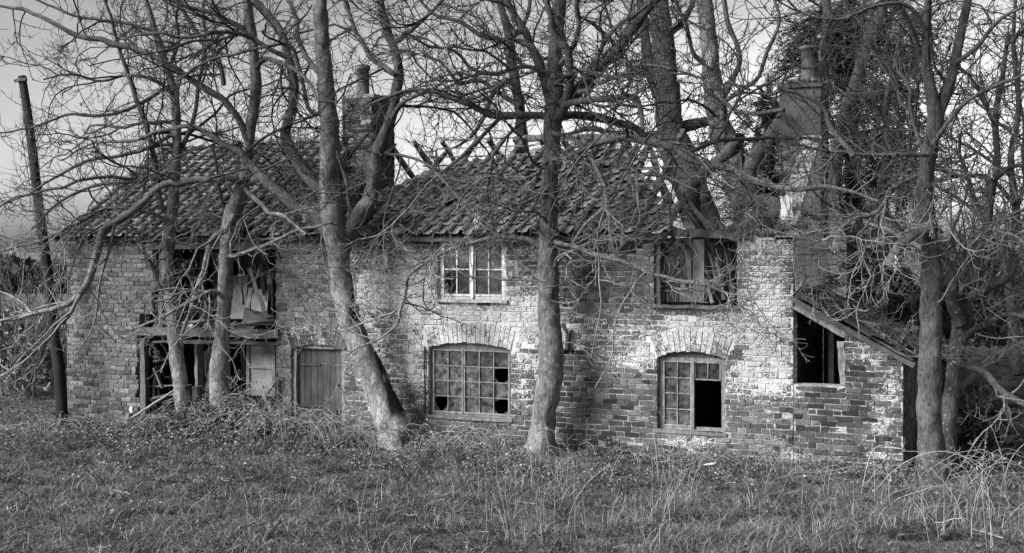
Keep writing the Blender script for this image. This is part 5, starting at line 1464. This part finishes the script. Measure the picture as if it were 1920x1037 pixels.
q[:, 2] = gz(q[:, 0], q[:, 1]) + .18 * rng.random(n) * fbm(q[:, 0] * 3, q[:, 1] * 3, 75); leaf_quads(mb, q, .016 + .026 * rng.random(n), .05 + .95 * rng.random(n) ** 2.6)
o = mb.build('ground_ivy', M['leaf'], None); o['label'] = 'low ivy and nettle cover along the foot of the cottage wall'; o['category'] = 'ground cover'; o['kind'] = 'stuff'
n = 420; p = field_points(n, 12, 22); n = len(p); a_ = rng.random(n) * 2 * pi; L_ = .08 + .35 * rng.random(n) ** 2; u_ = np.linspace(0, 1, 6)
B_ = p[:, None] + np.stack([np.cos(a_), np.sin(a_), rng.normal(0, .12, n)], 1)[:, None] * (L_[:, None] * u_[None])[..., None] + rng.normal(0, .008, (n, 6, 3)) + [0, 0, .03]
mb = MB(); tubes(mb, B_, np.linspace(.006, .003, 6)[None] * (.6 + rng.random(n))[:, None], 4, rng.random(n)); o = mb.build('fallen_twigs', M['bramble'], None)
o['label'] = 'small fallen twigs littering the field grass'; o['category'] = 'twigs'; o['kind'] = 'stuff'
# dark low weeds scattered in the field
mb = MB()
c = field_points(420, 12, 21); P_ = []
for q in c:
    m = 45; a = q + rng.normal(0, .09, (m, 3)) * [1, 1, .0]; a[:, 2] += .02 + .07 * rng.random(m); P_.append(a)
P_ = np.concatenate(P_); leaf_quads(mb, P_, .012 + .016 * rng.random(len(P_)), .0 + .35 * rng.random(len(P_)))
o = mb.build('weeds', M['leaf'], None); o['label'] = 'broad leaved weeds dotted through the field grass'; o['category'] = 'weeds'; o['kind'] = 'stuff'

# brambles
def arcs(n, cx, cy, sx, sy, Lm, hm, r=.004):
    B = np.zeros((n, 12, 3)); R = np.zeros((n, 12)); u = np.linspace(0, 1, 12)
    for i in range(n):
        x = cx + rng.normal(0, sx); y = min(cy + rng.normal(0, sy), -.1); a = rng.random() * 2 * pi; L = Lm * (.3 + rng.random()); h = hm * (.2 + rng.random())
        B[i, :, 0] = x + cos(a) * L * u + rng.normal(0, .012, 12); B[i, :, 1] = np.minimum(y + sin(a) * L * u * .6, -.08); g0 = gz(B[i, :, 0], B[i, :, 1]); B[i, :, 2] = g0 + h * np.sin(pi * u ** .8) + rng.normal(0, .008, 12)
        R[i] = np.linspace(r, r * .5, 12) * (.6 + .8 * rng.random())
    return B, R
def bramble(name, label, px, y, sx, sy, n, L, h, tone=.6):
    x = wx(px, y); t = thing(name, label, 'bramble', (x, y, 0)); mb = MB(); B, R = arcs(n, x, y, sx, sy, L, h); tubes(mb, B, R, 4, np.clip(tone + rng.normal(0, .25, n), 0, 1))
    Q, RQ = grow(B, R, lambda L: L * 3.5, (.08, .3), (30, 70), 5, .15, .05, .01, .002, push=False); tubes(mb, Q, RQ, 3, .6); mb.build('stems', M['bramble'], t, smooth=True)
    k_ = n * 4; mb = MB(); src = np.concatenate([B[:, 1:].reshape(-1, 3), Q.reshape(-1, 3)]); p = src[rng.integers(0, len(src), k_)] + rng.normal(0, .03, (k_, 3))
    leaf_quads(mb, p, .010 + .022 * rng.random(k_), .1 + .9 * rng.random(k_) ** 1.5, .9); mb.build('leaves', M['leaf'], t)
bramble('bramble', 'tangle of pale bramble canes before the plank door', 590, -.7, .75, .3, 120, 1.2, .45, .75)
bramble('bramble', 'bramble canes arching over the leafy mound', 430, -.8, 1.1, .3, 110, 1.0, .32, .6)
bramble('bramble', 'low brambles at the foot of the left brick corner', 190, -.7, .9, .4, 70, .9, .25, .5)
bramble('bramble', 'dry canes around the foot of the big leaning tree', 800, -.6, .6, .25, 80, .8, .35, .7)
bramble('bramble', 'loose canes below the right downstairs window', 1330, -.7, 1.1, .3, 60, .8, .16, .5)
bramble('bramble', 'long arching canes in the dark right corner', 1840, -1.6, .9, .6, 55, 1.6, .6, .45)

n = 46; B = np.zeros((n, 14, 3)); u = np.linspace(0, 1, 14)
for i in range(n):
    x0 = XR + .3 + rng.random() * 1.3; y0 = -.05 + rng.random() * 1.6; a = rng.normal(.2, .8); L = .5 + rng.random()
    B[i, :, 0] = x0 + cos(a) * L * u + np.cumsum(rng.normal(0, .012, 14)); B[i, :, 1] = y0 + sin(a) * L * u + np.cumsum(rng.normal(0, .012, 14)); B[i, :, 2] = ltop(np.minimum(B[i, :, 0], wx(1730))) + .10 + .14 * rng.random() * np.sin(pi * u) + np.abs(np.cumsum(rng.normal(0, .008, 14)))
t = thing('creeper', 'dry leafless creeper matted over the lean-to roof', 'creeper', (XR + .9, 1., ltop(XR + .9))); mb = MB(); R = np.repeat(np.linspace(.009, .004, 14)[None], n, 0); tubes(mb, B, R, 5, .4)
Q, RQ = grow(B, R, lambda L: L * 9, (.15, .5), (25, 70), 7, .22, .10, .01, .004, push=False); tubes(mb, Q, RQ, 3, .2 + .6 * rng.random(len(Q))); mb.build('stems', M['bramble'], t, smooth=True)
k_ = 1500; mb = MB(); src = np.concatenate([B.reshape(-1, 3), Q.reshape(-1, 3)]); p = src[rng.integers(0, len(src), k_)]; leaf_quads(mb, p, .01 + .02 * rng.random(k_), rng.random(k_), .9); mb.build('leaves', M['leaf'], t)
# tall dry stems
def dry_stem(label, pts, head=True, gi=None):
    p0 = np.array(pts[0]); t = thing('dry_stem', label, 'dead stem', p0, 'tall dead stems in the foreground')
    s = smooth_line(np.array([list(p) + [0] for p in pts]), 16)[:, :3]; mb = MB(); tubes(mb, s, np.linspace(.0036, .0018, 16), 5, .4); mb.build('stem', M['straw'], t)
    if head:
        mb = MB(); m = 26; u = .74 + .26 * rng.random(m); k = (u * 15).astype(int); c = s[np.minimum(k, 15)] + rng.normal(0, .012, (m, 3)); a = rng.normal(0, .012, (m, 3)); b = rng.normal(0, .006, (m, 3)) + [0, 0, .016]
        mb.add(np.stack([c, c + a, c + b], 1).reshape(-1, 3), np.arange(m * 3).reshape(-1, 3), .6); mb.build('seed_head', M['straw'], t)
def gp(px, py):  # ground point under that sight line
    d = ray(px, py); tt = (-.02 - CAM[2]) / d[2]; return CAM + d * tt
st = [((672, 985), (698, 850), (728, 752), 'tall dead stem leaning right before the charred tree foot'), ((925, 900), (895, 770), (868, 665), 'feathery dead stem standing before the wide window'),
      ((905, 930), (880, 840), (862, 745), 'shorter dead stem beside the feathery one before the wide window'), ((1240, 960), (1290, 880), (1316, 822), 'dead stem leaning right below the right downstairs window'),
      ((1225, 1020), (1262, 930), (1280, 870), 'thin dead stem in the foreground near the right downstairs window'), ((1745, 1030), (1722, 940), (1660, 890), 'arching dead stem before the foot of the lean-to corner'),
      ((1850, 1030), (1842, 900), (1852, 800), 'tall upright dead stem before the right outbuilding'), ((1780, 1000), (1812, 900), (1870, 850), 'long arching dead stem low in the right corner'),
      ((960, 1000), (948, 920), (955, 860), 'short dead stem in the middle of the field'), ((1100, 1010), (1092, 930), (1075, 880), 'slightly bent dead stem before the tall middle tree'),
      ((640, 1000), (640, 930), (560, 880), 'curved dead stem lying over in the left field'), ((1420, 1010), (1424, 940), (1400, 890), 'leaning dead stem before the right gable'),
      ((700, 950), (712, 870), (705, 800), 'straight dead stem just before the plank door')]
for (a, b, c, lab) in st:
    g0 = gp(*a); zd = (g0 - CAM) @ FW
    dry_stem(lab, [g0, P(b[0], b[1], zd - .03), P(c[0], c[1], zd - .12)], head=True)
n = 95; seg_ = 14; B = []; R = []
cl_ = field_points(46, 12.4, 17.6, 830, 1960); u = np.linspace(0, 1, seg_)
for i in range(n):
    q = cl_[rng.integers(0, len(cl_))] + rng.normal(0, .16, 3) * [1, 1, 0]; h = .35 + .65 * rng.random() ** 1.4; a = rng.random() * 2 * pi; ln = abs(rng.normal(0, .28)) * h
    B.append(np.stack([q[0] + cos(a) * ln * u ** 2, q[1] + sin(a) * ln * u ** 2, float(gz(q[0], q[1])) + h * (u - .12 * u ** 2)], 1) + rng.normal(0, .003, (seg_, 3))); R.append(np.linspace(.0042, .0018, seg_))
mb = MB(); tubes(mb, np.array(B), np.array(R), 4, .3 + .6 * rng.random(n)); Q, RQ = grow(np.array(B), np.array(R), lambda L: L * 5, (.05, .18), (20, 50), 4, .1, .05, .01, .0016, push=False, start=.55); tubes(mb, Q, RQ, 3, .5)
o = mb.build('dry_stalks', M['straw'], None); o['label'] = 'thin pale dead stalks standing through the centre and right of the field'; o['category'] = 'stalks'; o['kind'] = 'stuff'
# stump pair by the mound
t = thing('stump', 'broken hollow stump at the foot of the slender left tree', 'stump', W(352, 790, -.6) * [1, 1, 0])
s = TR([(358, 790, 30), (352, 755, 24), (349, 722, 22)], -.62); mb = MB(); tubes(mb, s[:, :3], s[:, 3], 12, .35, cap=True, rough=.2); mb.build('stump', M['bark_dark'], t)
t = thing('stump', 'narrow dark stump between the two left trunks', 'stump', W(372, 790, -.55) * [1, 1, 0])
s = TR([(376, 790, 26), (372, 755, 22), (370, 724, 20)], -.55); mb = MB(); tubes(mb, s[:, :3], s[:, 3], 12, .3, cap=True, rough=.2); mb.build('stump', M['bark_dark'], t)
t = thing('debris', 'flat pale broken board lying below the right downstairs window', 'board', W(1320, 872, -.7))
mb = MB(); beam(mb, W(1298, 876, -.7), W(1342, 868, -.75), .10, .02, 5, .006, tone=1.); mb.build('board', M['paint'], t)
t = thing('old_glove', 'small crumpled white rag at the foot of the left brick wall', 'rag', W(246, 768, -.12))
mb = MB(); c = W(246, 766, -.12); n = 40; V = c + rng.normal(0, .022, (n, 3)) * [1, .6, 1.4]; mb.add(V, np.array([rng.permutation(n)[:3] for _ in range(70)]), .9); mb.build('rag', M['white'], t)
bpy.data.objects[t.name].name = 'rag'

# ================================================================== light, sky, camera
EL = radians(34); SV = np.array([-.74, -.67, 0]); SV /= np.linalg.norm(SV); SD = np.array([SV[0] * cos(EL), SV[1] * cos(EL), sin(EL)])
wd = bpy.data.worlds.new('World'); bpy.context.scene.world = wd; wd.use_nodes = True; nt = wd.node_tree
for n_ in list(nt.nodes): nt.nodes.remove(n_)
out = nt.nodes.new('ShaderNodeOutputWorld'); bg = nt.nodes.new('ShaderNodeBackground'); sky = nt.nodes.new('ShaderNodeTexSky'); sky.sky_type = 'NISHITA'; sky.sun_disc = False
sky.sun_elevation = EL; sky.sun_rotation = atan2(SV[0], SV[1]) % (2 * pi); sky.air_density = 1.0; sky.dust_density = 3.0
bw = nt.nodes.new('ShaderNodeRGBToBW'); nt.links.new(sky.outputs[0], bw.inputs[0])
tc = nt.nodes.new('ShaderNodeTexCoord'); mp = nt.nodes.new('ShaderNodeMapping'); mp.inputs['Scale'].default_value = (1, 1, 2.6); nt.links.new(tc.outputs['Generated'], mp.inputs[0])
nz = nt.nodes.new('ShaderNodeTexNoise'); nz.inputs['Scale'].default_value = 2.4; nz.inputs['Detail'].default_value = 5; nz.inputs['Roughness'].default_value = .5; nt.links.new(mp.outputs[0], nz.inputs['Vector'])
mr = nt.nodes.new('ShaderNodeMapRange'); mr.inputs[1].default_value = .35; mr.inputs[2].default_value = .68; mr.inputs[3].default_value = .80; mr.inputs[4].default_value = 1.22; nt.links.new(nz.outputs['Fac'], mr.inputs[0])
sx_ = nt.nodes.new('ShaderNodeSeparateXYZ'); nt.links.new(tc.outputs['Generated'], sx_.inputs[0])
mr2 = nt.nodes.new('ShaderNodeMapRange'); mr2.inputs[1].default_value = .05; mr2.inputs[2].default_value = .24; mr2.inputs[3].default_value = 1.5; mr2.inputs[4].default_value = .54; nt.links.new(sx_.outputs['Z'], mr2.inputs[0])
m1 = nt.nodes.new('ShaderNodeMath'); m1.operation = 'MULTIPLY'; nt.links.new(bw.outputs[0], m1.inputs[0]); nt.links.new(mr.outputs[0], m1.inputs[1])
m2 = nt.nodes.new('ShaderNodeMath'); m2.operation = 'MULTIPLY'; nt.links.new(m1.outputs[0], m2.inputs[0]); nt.links.new(mr2.outputs[0], m2.inputs[1])
mr3 = nt.nodes.new('ShaderNodeMapRange'); mr3.inputs[1].default_value = -.6; mr3.inputs[2].default_value = .9; mr3.inputs[3].default_value = .80; mr3.inputs[4].default_value = 2.3; nt.links.new(sx_.outputs['X'], mr3.inputs[0])  # sky brightened toward the right, out of view, added to light the gable
m3 = nt.nodes.new('ShaderNodeMath'); m3.operation = 'MULTIPLY'; nt.links.new(m2.outputs[0], m3.inputs[0]); nt.links.new(mr3.outputs[0], m3.inputs[1])
nt.links.new(m3.outputs[0], bg.inputs[0]); bg.inputs[1].default_value = .075; nt.links.new(bg.outputs[0], out.inputs[0])
sl = bpy.data.lights.new('sun', 'SUN'); sl.energy = 5.0; sl.angle = radians(34); sl.color = (1, 1, 1); so = bpy.data.objects.new('sun', sl); C.objects.link(so)
from mathutils import Vector, Matrix
so.rotation_euler = Vector(tuple(SD)).to_track_quat('Z', 'Y').to_euler()
cam = bpy.data.cameras.new('camera'); co = bpy.data.objects.new('camera', cam); C.objects.link(co)
co.location = tuple(CAM); co.rotation_euler = (pi / 2, 0, TH); cam.sensor_width = 36; cam.lens = F_PX / 1920 * 36; cam.shift_y = -(518.5 - HY) / 1920; cam.clip_end = 8000; cam.clip_start = .1
sc = bpy.context.scene; sc.camera = co
sc.view_settings.view_transform = 'Standard'; sc.view_settings.look = 'None'; sc.view_settings.exposure = 1.72; sc.view_settings.gamma = 1
clean_tmp()
print('TWIGS', STAT, sum(s[1] for s in STAT), sum(s[2] for s in STAT), sum(s[3] for s in STAT), 'objects', len(bpy.data.objects))
